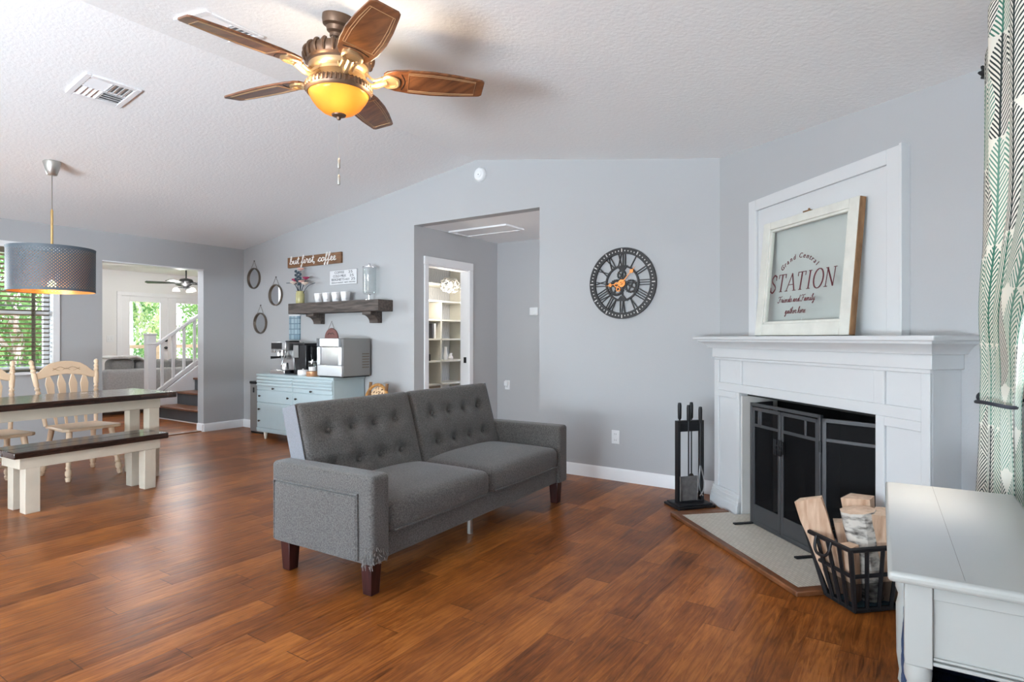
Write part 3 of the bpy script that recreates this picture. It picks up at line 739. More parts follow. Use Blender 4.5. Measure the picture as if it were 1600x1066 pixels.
for i, (x, y, lf) in enumerate(win_trees):
    tree(x, y, 4.5 + .5*i, .92, .11, lf, '%s, %s, through the dining blinds' % (kinds[lf], rows[i]), 40+i, 3200, .4)
o = thing('porch_post', 'grey porch post outside the dining window', 'post', (-9.6, 2.18, -.42))
b = B(); b.box(-.07, .07, -.07, .07, .25, 3.2); b.obj('shaft', M['white_plastic'], o, .01)
b = B(); b.box(-.1, .1, -.1, .1, 0, .25); b.obj('base', M['white_plastic'], o, .01)

# ------------------------------------------------------------------ fireplace
FPL = (-1.272, 4.735, 0)
fp = thing('fireplace_mantel', 'white panelled corner fireplace mantel with a moulded shelf', 'fireplace', FPL, R(-45))
BN, S0, S1, O0, O1, OZ = .15, .205, 2.02, .53, 1.715, .845      # face depth, ends, opening
b = B(); b.box(S0, O0, -BN, .0, 0, 1.08); b.box(O1, S1, -BN, .0, 0, 1.08); b.box(O0, O1, -BN, .0, OZ, 1.08)
b.obj('surround', M['mantel'], fp, .002)
b = B(); b.box(S0-.02, S1+.015, -BN-.02, 0, 1.08, 1.148); b.obj('frieze', M['mantel'], fp, .003)
# crown moulding, mitred at both ends
prof = [(0, 1.146), (.02, 1.148), (.022, 1.156), (.03, 1.165), (.05, 1.185), (.066, 1.194), (.068, 1.206)]
b = B(); vs = []; fs = []
for d, z in prof:
    vs += [(S0-.02-d*1.4, 0, z), (S0-.02-d*1.4, -BN-.02-d, z), (S1+.015+d, -BN-.02-d, z), (S1+.015+d, 0, z)]
for i in range(len(prof)-1):
    for k in range(3): fs.append((i*4+k, i*4+k+1, (i+1)*4+k+1, (i+1)*4+k))
n_ = len(prof)-1; fs += [(0, 3, 2, 1), (n_*4, n_*4+1, n_*4+2, n_*4+3)] + [(i*4+3, i*4, (i+1)*4, (i+1)*4+3) for i in range(n_)]
b.add(vs, fs); b.obj('crown_moulding', M['mantel'], fp, angle=30)
b = B(); b.box(S0-.17, S1+.10, -BN-.10, 0, 1.206, 1.23); b.obj('mantel_shelf', M['mantel'], fp, .006)
# raised rails and stiles leave the recessed panels
b = B(); y0, y1 = -BN-.014, -BN
st = [S0, .262, .497, .553, 1.705, 1.768, 1.975, S1]
b.box(st[0], st[1], y0, y1, .12, 1.062); b.box(st[6], st[7], y0, y1, 0, 1.062)
b.box(st[0], st[7], y0, y1, 1.062, 1.08); b.box(st[1], st[6], y0, y1, OZ, .902)
b.box(st[2], O0, y0, y1, .12, OZ); b.box(st[2], st[3], y0, y1, .902, 1.062); b.box(O1, st[5], y0, y1, 0, OZ); b.box(st[4], st[5], y0, y1, .902, 1.062)
b.box(st[1], st[2], y0, y1, .80, OZ); b.box(st[5], st[6], y0, y1, .80, OZ)
b.obj('panel_trim', M['mantel'], fp, .003)
for s0, s1, dl, dr_ in ((S0, O0, 1, 0), (O1, S1, 0, 1)):
    b = B()
    for d, z in ((.031, .075), (.025, .10), (.020, .125), (.016, .15)): b.box(s0-d*dl, s1+d*dr_, -BN-d-.004, -.0, 0, z)
    b.obj('plinth', M['mantel'], fp, .006)
# firebox: pale reveal then sooty chamber
fb = thing('firebox', 'dark sooty firebox behind the folding screen', 'firebox', FPL, R(-45))
for s0_ in (O0+.0005, O1-.0125):
    b = B(); b.box(s0_, s0_+.012, -.148, .119, .021, OZ-.022); b.obj('reveal', M['reveal'], fb)
b = B(); b.box(O0-.03, O0, .121, .62, 0, OZ); b.box(O1, O1+.03, .121, .62, 0, OZ); b.box(O0-.03, O1+.03, .62, .66, 0, OZ); b.box(O0+.001, O1-.001, -.10, .66, OZ-.02, OZ-.002); b.box(O0+.001, O1-.001, .001, .66, .0, .02)
b.obj('chamber', M['firebrick'], fb)
b = B()
for i in range(7): b.box(1.0+i*.05, 1.012+i*.05, .2, .5, .12, .14)
b.box(.98, 1.34, .2, .22, .1, .14); b.box(.98, 1.34, .48, .5, .1, .14)
for x in (1.0, 1.31):
    for y in (.21, .48): b.box(x, x+.015, y, y+.015, .02, .12)
b.obj('grate', M['screen_metal'], fb)
b = B(); T = Matrix.Translation((1.5, .3, .40)) @ Matrix.Rotation(R(18), 4, 'Y') @ Matrix.Rotation(R(-35), 4, 'X')
b.box(-.16, .16, -.008, .008, -.1, .1, T)
for i in range(9): b.box(-.14+i*.033, -.12+i*.033, -.02, -.008, -.09, .09, T)
b.obj('reflection_plate', M['steel'], fb)  # slatted plate added to stand in for a pale patterned reflection
# hearth
h = thing('hearth', 'low hearth of small cream tiles edged in brown wood', 'hearth', FPL, R(-45))
b = B(); b.prism([(.48, -.562), (1.685, -.562), (1.685, -.205), (O1-.014, -.205), (O1-.014, -.001), (O0+.014, -.001), (O0+.014, -.205), (.48, -.205)], 0, .02, 'z'); b.obj('tile_bed', M['tile'], h, smooth=False)
b = B()
b.prism([(.41, -.61), (1.74, -.61), (1.74, -.206), (1.685, -.206), (1.685, -.562), (.48, -.562), (.48, -.206), (.41, -.206)], 0, .026, 'z')
b.obj('wood_border', M['oak_trim'], h, .006)

# folding screen
sc = thing('fireplace_screen', 'black folding fireplace screen with mesh doors', 'fireplace screen', FPL, R(-45))
def panel(name, x0, x1, T, bars, mid=None, H=.775, hollow=.1):
    b = B(); w_ = .022
    b.box(x0, x0+w_, -.009, .009, .022, H, T); b.box(x1-w_, x1, -.009, .009, .022, H, T)
    b.box(x0, x1, -.009, .009, H-w_, H, T); b.box(x0, x1, -.009, .009, .022, .05, T); b.box(x0, x1, -.007, .007, .05, .05+hollow, T)
    b.box(x0, x1, -.007, .007, H-.125, H-.107, T)
    for q in bars: b.box(q-.008, q+.008, -.007, .007, H-.115, H-.01, T)
    f = b.obj(name, M['screen_metal'], sc, .002)
    b = B(); b.box(x0+w_, x1-w_, -.0015, .0015, .14, H-w_, T); b.obj('wire_mesh', mesh_, f, smooth=False)
    return f
mesh_ = mesh_screen()
T0 = Matrix.Translation((0, -.188, 0))
panel('door', .735, 1.022, T0, (.80, .822))
dr = panel('door', 1.027, 1.372-.02, T0, (1.245,))
b = B(); b.box(1.352, 1.372, -.199, -.177, .022, .80); b.box(.715, .735, -.199, -.177, .022, .80); b.box(.715, 1.372, -.199, -.177, .782, .80); b.box(.715, 1.372, -.199, -.177, .022, .032)
b.obj('outer_frame', M['screen_metal'], sc, .002)
TW = Matrix.Translation((1.38, -.188, 0)) @ Matrix.Rotation(R(27), 4, 'Z')
panel('side_panel', 0, .335, TW, (), H=.785)
TL = Matrix.Translation((.712, -.186, 0)) @ Matrix.Rotation(R(112), 4, 'Z')
panel('side_panel', 0, .22, TL, (), H=.795)
b = B(); b.box(.985, 1.022, -.212, -.197, .525, .60); b.box(1.028, 1.066, -.212, -.197, .525, .60)
for x in (.995, 1.012, 1.037, 1.055): b.box(x-.005, x+.005, -.222, -.212, .515, .61)
b.box(.985, 1.066, -.219, -.213, .545, .556); b.box(.985, 1.066, -.219, -.213, .57, .58); b.obj('latch', M['black'], sc, .002)
for s_ in (.74, 1.345):
    b = B(); b.box(s_-.012, s_+.012, -.33, -.17, .021, .031); b.obj('foot', M['black'], sc, .002)
b = B()
for z in (.2, .6): b.cyl((1.376, -.2, z), (1.376, -.2, z+.06), .009, n=8)
b.obj('hinge', M['black'], sc)

# over-mantel panel
op = thing('overmantel_panel', 'tall white framed panel on the wall above the mantel', 'wall panel', FPL, R(-45))
P0, P1, PZ = .45, 1.735, 2.165
b = B(); b.box(P0, P1, -.022, 0, 1.23, PZ); b.obj('backboard', M['mantel'], op)
b = B(); f_ = .085
b.box(P0, P0+f_, -.042, -.022, 1.23, PZ); b.box(P1-f_, P1, -.042, -.022, 1.23, PZ); b.box(P0+f_, P1-f_, -.042, -.022, PZ-.075, PZ)
b.obj('panel_frame', M['mantel'], op, .003)
b = B(); b.box(P1, P1+.016, -.05, 0, 1.23, PZ+.004); b.obj('edge_strip', M['mantel'], op, .002)

# old window sash leaning on the mantel shelf
lean = math.atan2(.068, .73)
T = Matrix.Translation((.685, -.13, 1.2325)) @ Matrix.Rotation(-lean, 4, 'X')
ws = thing('lettered_frame', 'old white window sash with red lettering leaning on the mantel', 'framed sign', FPL, R(-45))
WS, HS, th_ = .832, .735, .036
b = B(); b.box(0, .07, -th_/2, th_/2, 0, HS, T); b.box(WS-.07, WS, -th_/2, th_/2, 0, HS, T); b.box(.07, WS-.07, -th_/2, th_/2, 0, .075, T); b.box(.07, WS-.07, -th_/2, th_/2, HS-.05, HS, T)
b.obj('frame', M['sash'], ws, .004)
b = B(); b.box(.07, .085, -th_/2+.008, th_/2-.004, .075, HS-.05, T); b.box(WS-.085, WS-.07, -th_/2+.008, th_/2-.004, .075, HS-.05, T); b.box(.07, WS-.07, -th_/2+.008, th_/2-.004, .075, .09, T); b.box(.07, WS-.07, -th_/2+.008, th_/2-.004, HS-.065, HS-.05, T)
b.obj('glazing_bead', M['sash'], ws, .002)
b = B(); b.box(WS, WS+.006, -th_/2+.003, th_/2+.001, .002, HS-.004, T); b.obj('bare_edge', M['raw_wood'], ws, .001, label='bare brown side edge')
b = B(); b.box(.08, WS-.08, -.002, .002, .08, HS-.06, T); b.obj('pane', glass_mat('old_window_glass', (.955, .97, .955), .5, .05), ws, smooth=False)
b = B(); b.box(WS*.5-.03, WS*.5+.03, -th_/2, th_/2, HS, HS+.008, T); b.cyl(T @ Vector((WS*.5, 0, HS+.008)), T @ Vector((WS*.5, 0, HS+.022)), .006, n=8); b.obj('catch', M['raw_wood'], ws)
# lettering on the glass (local x, z in the sash, facing -y)
def TT(b2, name):
    for v in b2.bm.verts: v.co = T @ v.co
    return b2.obj(name, M['red_ink'], ws, smooth=False)
b = B(); yy = -.004
def stroke(p, q, wd):
    p, q = Vector((p[0], 0, p[1])), Vector((q[0], 0, q[1])); d = (q-p).normalized(); n = Vector((d.z, 0, -d.x))*wd/2
    a = [p+n, p-n, q-n, q+n]
    b.add([(v.x, yy, v.z) for v in a]+[(v.x, yy+.002, v.z) for v in a], [(0, 1, 2, 3), (7, 6, 5, 4), (0, 4, 5, 1), (1, 5, 6, 2), (2, 6, 7, 3), (3, 7, 4, 0)])
def cap(ch, x, z, w_, h_, sl=.12):
    def P(u, v): return (x + u*w_ + v*h_*sl, z + v*h_)
    thick, thin, sf = .0095, .0042, .004
    def serif(u, v, hw=.16): stroke(P(u-hw, v), P(u+hw, v), sf)
    if ch == 'T': stroke(P(.5, 0), P(.5, 1), thick); stroke(P(0, 1), P(1, 1), thin); stroke(P(0, 1.02), P(0, .78), thin); stroke(P(1, 1.02), P(1, .78), thin); serif(.5, 0, .2)
    if ch == 'I': stroke(P(.5, 0), P(.5, 1), thick); serif(.5, 0, .42); serif(.5, 1, .42)
    if ch == 'A': stroke(P(.0, 0), P(.52, 1), thin); stroke(P(1, 0), P(.5, 1), thick); stroke(P(.2, .35), P(.8, .35), thin); serif(.0, 0, .17); serif(1, 0, .2)
    if ch == 'N': stroke(P(.1, 0), P(.1, 1), thin); stroke(P(.9, 0), P(.9, 1), thin); stroke(P(.08, 1), P(.9, 0), thick); serif(.1, 0, .17); serif(.05, 1, .15); serif(.9, 1, .17)
    if ch in 'OS':
        if ch == 'O': pts = [(.5+.5*math.cos(a*PI/12), .5+.53*math.sin(a*PI/12)) for a in range(24)]
        else: pts = [tuple(v)[:2] for v in crom([(.92, .75, 0), (.85, .93, 0), (.5, 1.02, 0), (.12, .82, 0), (.25, .6, 0), (.75, .4, 0), (.92, .2, 0), (.5, -.02, 0), (.15, .06, 0), (.04, .27, 0)], 4)]
        n = len(pts)
        for i in range(n if ch == 'O' else n-1):
            p, q = P(*pts[i]), P(*pts[(i+1) % n]); d = Vector(q)-Vector(p)
            k = abs(d.y)/max(1e-6, d.length) if ch == 'O' else abs(d.x)/max(1e-6, d.length)
            stroke(p, q, thin + (thick-thin)*k)
        if ch == 'S': stroke(P(.92, .98), P(.92, .7), sf); stroke(P(.04, .02), P(.04, .32), sf)
x = .108
for ch, w_ in zip('STATION', (.052, .066, .074, .066, .034, .078, .072)):
    cap(ch, x, .275, w_, .105); x += w_+.021
TT(b, 'lettering')
b = B(); txt = 'Grand Central'; n = len(txt); Rr = .215; adv = [.75 if c in 'rtl' else 1.25 if c in 'GC' else .8 if c == ' ' else 1.05 for c in txt]; tot = sum(adv); acc = 0
for c, a in zip(txt, adv):
    ang = -.82 + 1.64*(acc+a/2)/tot; acc += a
    if c != ' ': block(b, c, .372 + Rr*math.sin(ang), .252+Rr*math.cos(ang), yy, .043, None, .2, .001, ang, 'CENTER')
TT(b, 'lettering')
b = B(); xg = .20
for wd_ in ('Friends', 'and', 'Family'): xg = script(b, wd_, xg, .205, yy, .019, .0017, .25, 1.32) + .011; TT(b, 'lettering'); b = B()
b = B(); xg = script(b, 'gather', .275, .135, yy, .019, .0017, .25, 1.30); TT(b, 'lettering')
b = B(); script(b, 'here', xg+.011, .135, yy, .019, .0017, .25, 1.30); TT(b, 'lettering')

# fire tools
ft_ = thing('fire_tool_stand', 'black rectangular fire tool stand on a flat base beside the hearth', 'fire tool stand', (-1.378, 4.323, 0), R(50))
b = B(); b.box(-.15, .15, -.1, .1, 0, .018); b.box(-.135, .135, -.085, .085, .018, .03); b.obj('base', M['black'], ft_, .003)
b = B(); b.box(-.108, -.084, -.02, .02, .03, .61); b.box(.084, .108, -.02, .02, .03, .61); b.box(-.108, .108, -.02, .02, .60, .62); b.box(-.084, .084, -.006, .006, .54, .60); b.box(-.084, .084, -.02, .02, .03, .042)
b.obj('frame', M['black'], ft_, .002)
def tool(name, label, x, y, ztop, head):
    t = thing(name, label, name.replace('_', ' '), (-1.378, 4.323, 0), R(50), 'fire tools in the stand')
    b = B(); b.tube([(x, y, ztop-.10), (x, y, .20 if head == 'shovel' else .09)], .0055, 8); b.obj('shaft', M['black'], t)
    b = B(); b.lathe([(.009, ztop-.12), (.013, ztop-.11), (.014, ztop-.02), (.011, ztop), (.001, ztop+.002)], 12, Matrix.Translation((x, y, 0))); b.obj('handle', M['black'], t)
    b = B()
    if head == 'shovel':
        b.box(x-.075, x+.065, y-.006, y-.002, .05, .225); b.box(x-.075, x-.07, y-.018, y-.002, .05, .225); b.box(x+.06, x+.065, y-.018, y-.002, .05, .225); b.obj('blade', pm('worn_grey_shovel', (.16, .15, .145), .6, .4, .5, 30), t, .001, label='worn grey shovel pan')
    if head == 'tongs':
        b.tube(crom([(x, y, .30), (x+.028, y, .19), (x+.02, y-.01, .12), (x-.004, y, .075)], 5), .005, 6); b.tube(crom([(x, y, .30), (x-.012, y, .19), (x-.004, y, .12), (x+.02, y, .075)], 5), .005, 6); b.obj('jaw', M['steel'], t)
    if head == 'poker':
        b.tube(crom([(x, y, .09), (x, y, .06), (x+.015, y, .055), (x+.03, y, .075)], 4), .005, 6); b.obj('hook', M['black'], t)
    if head == 'brush':
        b.lathe([(.01, .22), (.022, .2), (.026, .13), (.028, .05), (.001, .05)], 12, Matrix.Translation((x, y, 0))); b.obj('bristles', pm('brush_bristle', (.05, .035, .025), .9, 0, .3, 60), t)
tool('fire_shovel', 'fire shovel with a worn grey pan hanging on the black stand', -.028, -.033, .735, 'shovel')
tool('fire_poker', 'thin black fire poker hanging leftmost on the tool stand', -.06, .034, .745, 'poker')
tool('fire_tongs', 'fire tongs hanging rightmost at the front of the tool stand', .068, -.034, .72, 'tongs')
tool('fire_brush', 'black fire brush hanging at the back of the tool stand', .045, .046, .745, 'brush')

# log basket and logs
BSO = FPL
bk = thing('log_basket', 'black iron log basket with strap sides beside the hearth', 'basket', BSO, R(-45))
bx0, bx1, by0, by1 = 1.755, 1.935, -.465, -.222      # bottom
tx0, tx1, ty0, ty1 = 1.70, 1.985, -.53, -.205       # rim
bz, mz, tz = .03, .175, .30
def lerp(a, b_, t): return a+(b_-a)*t
def ring(t): return [(lerp(bx0, tx0, t), lerp(by0, ty0, t)), (lerp(bx1, tx1, t), lerp(by0, ty0, t)), (lerp(bx1, tx1, t), lerp(by1, ty1, t)), (lerp(bx0, tx0, t), lerp(by1, ty1, t))]
for nm, t, z, rr in (('rim', 1, tz, .012), ('band', .55, mz, .010), ('bottom_frame', 0, .012, .012)):
    b = B(); q = ring(t); b.tube([(p[0], p[1], z) for p in q], rr, 6, True); b.obj(nm, M['black'], bk)
b = B(); q0 = ring(0); q1 = ring(1)
for k in range(4):
    a0, c0, a1, c1 = q0[k], q0[(k+1) % 4], q1[k], q1[(k+1) % 4]
    for j in range(4):
        u = j/4
        b.tube([(lerp(a0[0], c0[0], u), lerp(a0[1], c0[1], u), .012), (lerp(a1[0], c1[0], u), lerp(a1[1], c1[1], u), tz)], .011 if j == 0 else .009, 6)
b.obj('upright_strap', M['black'], bk)
b = B(); b.box(bx0, bx1, by0, by1, .008, .016)
b.obj('base_plate', M['black'], bk)
b = B(); b.add([(*q0[i], .012) for i in range(4)] + [(*ring(.42)[i], .14) for i in range(4)], [(i, (i+1) % 4, 4+(i+1) % 4, 4+i) for i in range(4)]); sd = b.obj('low_side_sheet', mesh_, bk, smooth=False)
b = B(); ym = -.53; b.tube(crom([(1.775, ym-.004, tz), (1.778, ym-.014, tz-.045), (1.80, ym-.02, tz-.07), (1.845, ym-.02, tz-.07), (1.868, ym-.014, tz-.045), (1.871, ym-.004, tz)], 5), .007, 8); b.obj('handle', M['black'], bk)
def log(poly, p0, p1, label, birch=False, name='firewood_log'):
    p0, p1 = Vector(p0), Vector(p1); d = (p1-p0); L = d.length
    Q = d.to_track_quat('Z', 'Y').to_matrix().to_4x4()
    t = thing(name, label, 'log', FPL, R(-45), 'split logs in the iron basket'); b = B()
    TT_ = Matrix.Translation(p0) @ Q
    rn = random.Random(label)
    n = len(poly); rings = []; vs = []; fs = []
    for i in range(6):
        k = (.74 + .46*i/5) * (1 + rn.uniform(-.04, .04))
        for (u, v) in poly: vs.append((u*k + rn.uniform(-.003, .003), v*k + rn.uniform(-.003, .003), L*i/5))
    for i in range(5):
        for j in range(n): fs.append((i*n+j, i*n+(j+1) % n, (i+1)*n+(j+1) % n, (i+1)*n+j))
    b.add(vs, fs + [tuple(range(n))[::-1]], TT_); b.obj('bark' if birch else 'split_face', M['birch' if birch else 'log'], t, .002, angle=30)
    b = B(); top_ = vs[5*n:]
    cen = (sum(v[0] for v in top_)/n, sum(v[1] for v in top_)/n, L+.006)
    b.add(top_ + [cen], [(j, (j+1) % n, n) for j in range(n)], TT_); b.obj('cut_end', M['log_end'], t, smooth=False)
def pie(r, a0, a1, n=5): return [(0.0, 0.0)] + [(r*math.cos(R(a0+(a1-a0)*i/n)), r*math.sin(R(a0+(a1-a0)*i/n))) for i in range(n+1)]
def rnd(r, n=9): return [(r*math.cos(2*PI*i/n), r*math.sin(2*PI*i/n)) for i in range(n)]
def wedge(w_, h_): return [(-w_/2, -h_/2), (w_/2, -h_/2), (w_/2*.8, h_/2), (-w_/2*.6, h_/2*.8)]
log(wedge(.078, .105), (1.800, -.420, .036), (1.692, -.505, .45), 'split log leaning out over the left corner of the basket')
log(wedge(.068, .075), (1.800, -.345, .03), (1.772, -.385, .36), 'short split log just inside the basket handle')
log(wedge(.062, .062), (1.888, -.428, .036), (1.893, -.468, .29), 'lowest split log by the near corner of the basket')
log(rnd(.064), (1.883, -.335, .036), (1.862, -.388, .435), 'white birch log with peeling bark in the basket', True, 'birch_log')
log(wedge(.115, .10), (1.802, -.265, .036), (1.762, -.290, .465), 'broad split log standing at the back of the basket')
log(wedge(.115, .10), (1.888, -.262, .036), (1.925, -.288, .44), 'wide pale split log at the right of the basket')
bo = B(); bo.box(1.80, 1.92, -.44, -.25, .0165, .026); o = bo.obj('paper_box', M['teal'], None, .003, loc=FPL, rot=(0, 0, R(-45))); tag(o, 'flat blue box lying in the bottom of the log basket', 'box')

# ------------------------------------------------------------------ sofa
so = thing('sofa', 'charcoal tufted two-seat sofa with worn dark wooden legs', 'sofa', (-2.486, 2.907, 0), R(2.1))
AZ0, AZ1 = .155, .575
for y0, y1, s_ in ((-1.0, -.875, -1), (.875, 1.0, 1)):
    b = B(); b.rbox(-.37, .36, y0, y1, AZ0, AZ1, .024, (10, 3, 8)); a = b.obj('armrest', M['sofa'], so, angle=60)
    yo = y0 if s_ < 0 else y1
    b = B(); yy0, yy1 = (yo-.012, yo+.02) if s_ < 0 else (yo-.02, yo+.012)
    b.rbox(-.335, .27, yy0, yy1, AZ0+.01, AZ1-.10, .014, (8, 1, 6)); b.obj('side_panel', M['sofa'], a, angle=60)
    b = B(); pp = [(-.338, yo+s_*.004, AZ0+.02), (-.338, yo+s_*.006, AZ1-.092), (.273, yo+s_*.006, AZ1-.092), (.273, yo+s_*.004, AZ0+.02)]
    b.tube(pp, .006, 6); b.obj('piping', M['sofa'], a)
b = B(); b.rbox(-.36, .335, -.878, .878, .158, .285, .02, (6, 16, 2)); b.obj('seat_frame', M['sofa'], so, angle=60)
for y0, y1 in ((-.872, -.004), (.004, .872)):
    def puff(q, y0=y0, y1=y1):
        u = (q.y-(y0+y1)/2)/((y1-y0)/2); v = (q.x-.0)/.37
        k = max(0, 1-abs(u)**3)*max(0, 1-abs(v)**3)
        if q.z > .34: q.z += .032*k
        if q.x > .3: q.x += .02*max(0, 1-u*u)*max(0, 1-((q.z-.345)/.12)**2)
        return q
    b = B(); b.rbox(-.30, .352, y0, y1, .27, .418, .045, (14, 16, 4), puff); c_ = b.obj('seat_cushion', M['sofa'], so, angle=70)
    b = B(); b.tube([(.354, y0+.03, .288), (.360, (y0+y1)/2, .286), (.354, y1-.03, .288)], .005, 6); b.obj('piping', M['sofa'], c_)
# reclined backs with two rows of tufts
TB = Matrix.Translation((-.215, 0, .36)) @ Matrix.Rotation(R(-16), 4, 'Y')
for y0, y1 in ((-.895, -.004), (.004, .895)):
    yc, hw = (y0+y1)/2, (y1-y0)/2
    tufts = [(yc + hw*k, z) for z in (.15, .345) for k in (-.60, -.2, .2, .60)]
    def dimple(q, tufts=tufts, yc=yc, hw=hw):
        if q.x > .02:
            q.x += .022*max(0, 1-abs((q.y-yc)/hw)**4)*max(0, 1-abs((q.z-.25)/.27)**4)
            for ty, tz_ in tufts: q.x -= .030*math.exp(-((q.y-ty)**2+(q.z-tz_)**2)/.0018) + .010*math.exp(-((q.y-ty)**2*.4+(q.z-tz_)**2*4)/.004)
        return q
    b = B(); b.rbox(-.065, .055, y0, y1, -.03, .518, .035, (3, 44, 30), dimple, None)
    for v in b.bm.verts: v.co = TB @ v.co
    bc = b.obj('back_cushion', M['sofa'], so, angle=70)
    b = B()
    for ty, tz_ in tufts: b.ball(TB @ Vector((.050, ty, tz_)), .012, (.5, 1, 1), 10)
    b.obj('tuft_button', M['sofa'], bc)
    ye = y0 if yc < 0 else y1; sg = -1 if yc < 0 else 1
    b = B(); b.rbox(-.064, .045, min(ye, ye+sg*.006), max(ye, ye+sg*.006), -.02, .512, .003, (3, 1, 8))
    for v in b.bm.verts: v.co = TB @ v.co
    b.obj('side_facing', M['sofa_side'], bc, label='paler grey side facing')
b = B(); b.rbox(-.36, -.25, -.87, .87, .20, .40, .03, (3, 12, 3)); b.obj('rear_rail', M['sofa'], so, angle=60)
for x in (-.30, .292):
    for y in (-.935, .935):
        b = B(); c1, c0 = .036, .028
        b.add([(x-c0, y-c0, 0), (x+c0, y-c0, 0), (x+c0, y+c0, 0), (x-c0, y+c0, 0), (x-c1, y-c1, .16), (x+c1, y-c1, .16), (x+c1, y+c1, .16), (x-c1, y+c1, .16)],
              [(0,3,2,1),(4,5,6,7),(0,1,5,4),(1,2,6,5),(2,3,7,6),(3,0,4,7)]); b.obj('leg', M['dark_leg'], so, .004)
b = B(); b.cyl((.17, .03, 0), (.17, .03, .16), .018); b.obj('centre_leg', M['nickel'], so, label='grey metal centre leg')
rn = random.Random(3); b = B()
for i in range(40):
    t_ = rn.random(); px, py = (.362, -1.0 + .10*rn.random()) if t_ < .45 else (.36-.06*rn.random(), -1.002)
    z_ = .158 + .085*rn.random()**1.6
    b.tube([(px, py, z_), (px+rn.uniform(-.002, .008), py+rn.uniform(-.008, .004), z_+rn.uniform(-.015, .012)), (px+rn.uniform(-.006, .010), py+rn.uniform(-.010, .006), z_-rn.uniform(.004, .03))], .0018, 4)
b.obj('frayed_patch', pm('frayed_pale_thread', (.20, .185, .17), .95, 0, .3, 60), so, label='frayed torn corner')

# ------------------------------------------------------------------ dining table, bench, chairs
TRZ = R(4)
dt = thing('dining_table', 'farmhouse dining table with a dark plank top and cream legs', 'table', (-5.709, 1.687, 0), TRZ)
b = B()
for i in range(4): b.box(-.355+i*.178, -.355+i*.178+.176, -.92, .92, .697, .745)
b.box(-.355, .355, .92, 1.0, .697, .745); b.box(-.355, .355, -1.0, -.92, .697, .745)
b.obj('tabletop', M['dark_wood'], dt, .004)
b = B()
b.box(.19, .225, -.93, .93, .605, .697); b.box(-.225, -.19, -.93, .93, .605, .697); b.box(-.19, .19, .895, .93, .605, .697); b.box(-.19, .19, -.93, -.895, .605, .697)
b.obj('apron', M['cream'], dt, .003)
for x in (-.175, .175):
    for y in (-.90, .90 if x < 0 else .88):
        b = B(); b.box(x-.045, x+.045, y-.045, y+.045, 0, .605); b.obj('leg', M['cream'], dt, .004)
be = thing('dining_bench', 'low cream bench with a dark stained seat in front of the table', 'bench', (-5.262, 1.957, 0), R(3.6))
b = B(); b.box(-.185, -.004, -.52, .52, .395, .44); b.box(0, .185, -.52, .52, .395, .44); b.obj('seat', M['dark_wood'], be, .005)
b = B(); b.box(.11, .145, -.475, .475, .315, .395); b.box(-.145, -.11, -.475, .475, .315, .395); b.box(-.11, .11, .44, .475, .315, .395); b.box(-.11, .11, -.475, -.44, .315, .395); b.obj('apron', M['cream'], be, .003)
for x in (-.098, .098):
    for y in (-.397, .397):
        b = B(); b.box(x-.043, x+.043, y-.045, y+.045, 0, .318); b.obj('leg', M['cream'], be, .004)

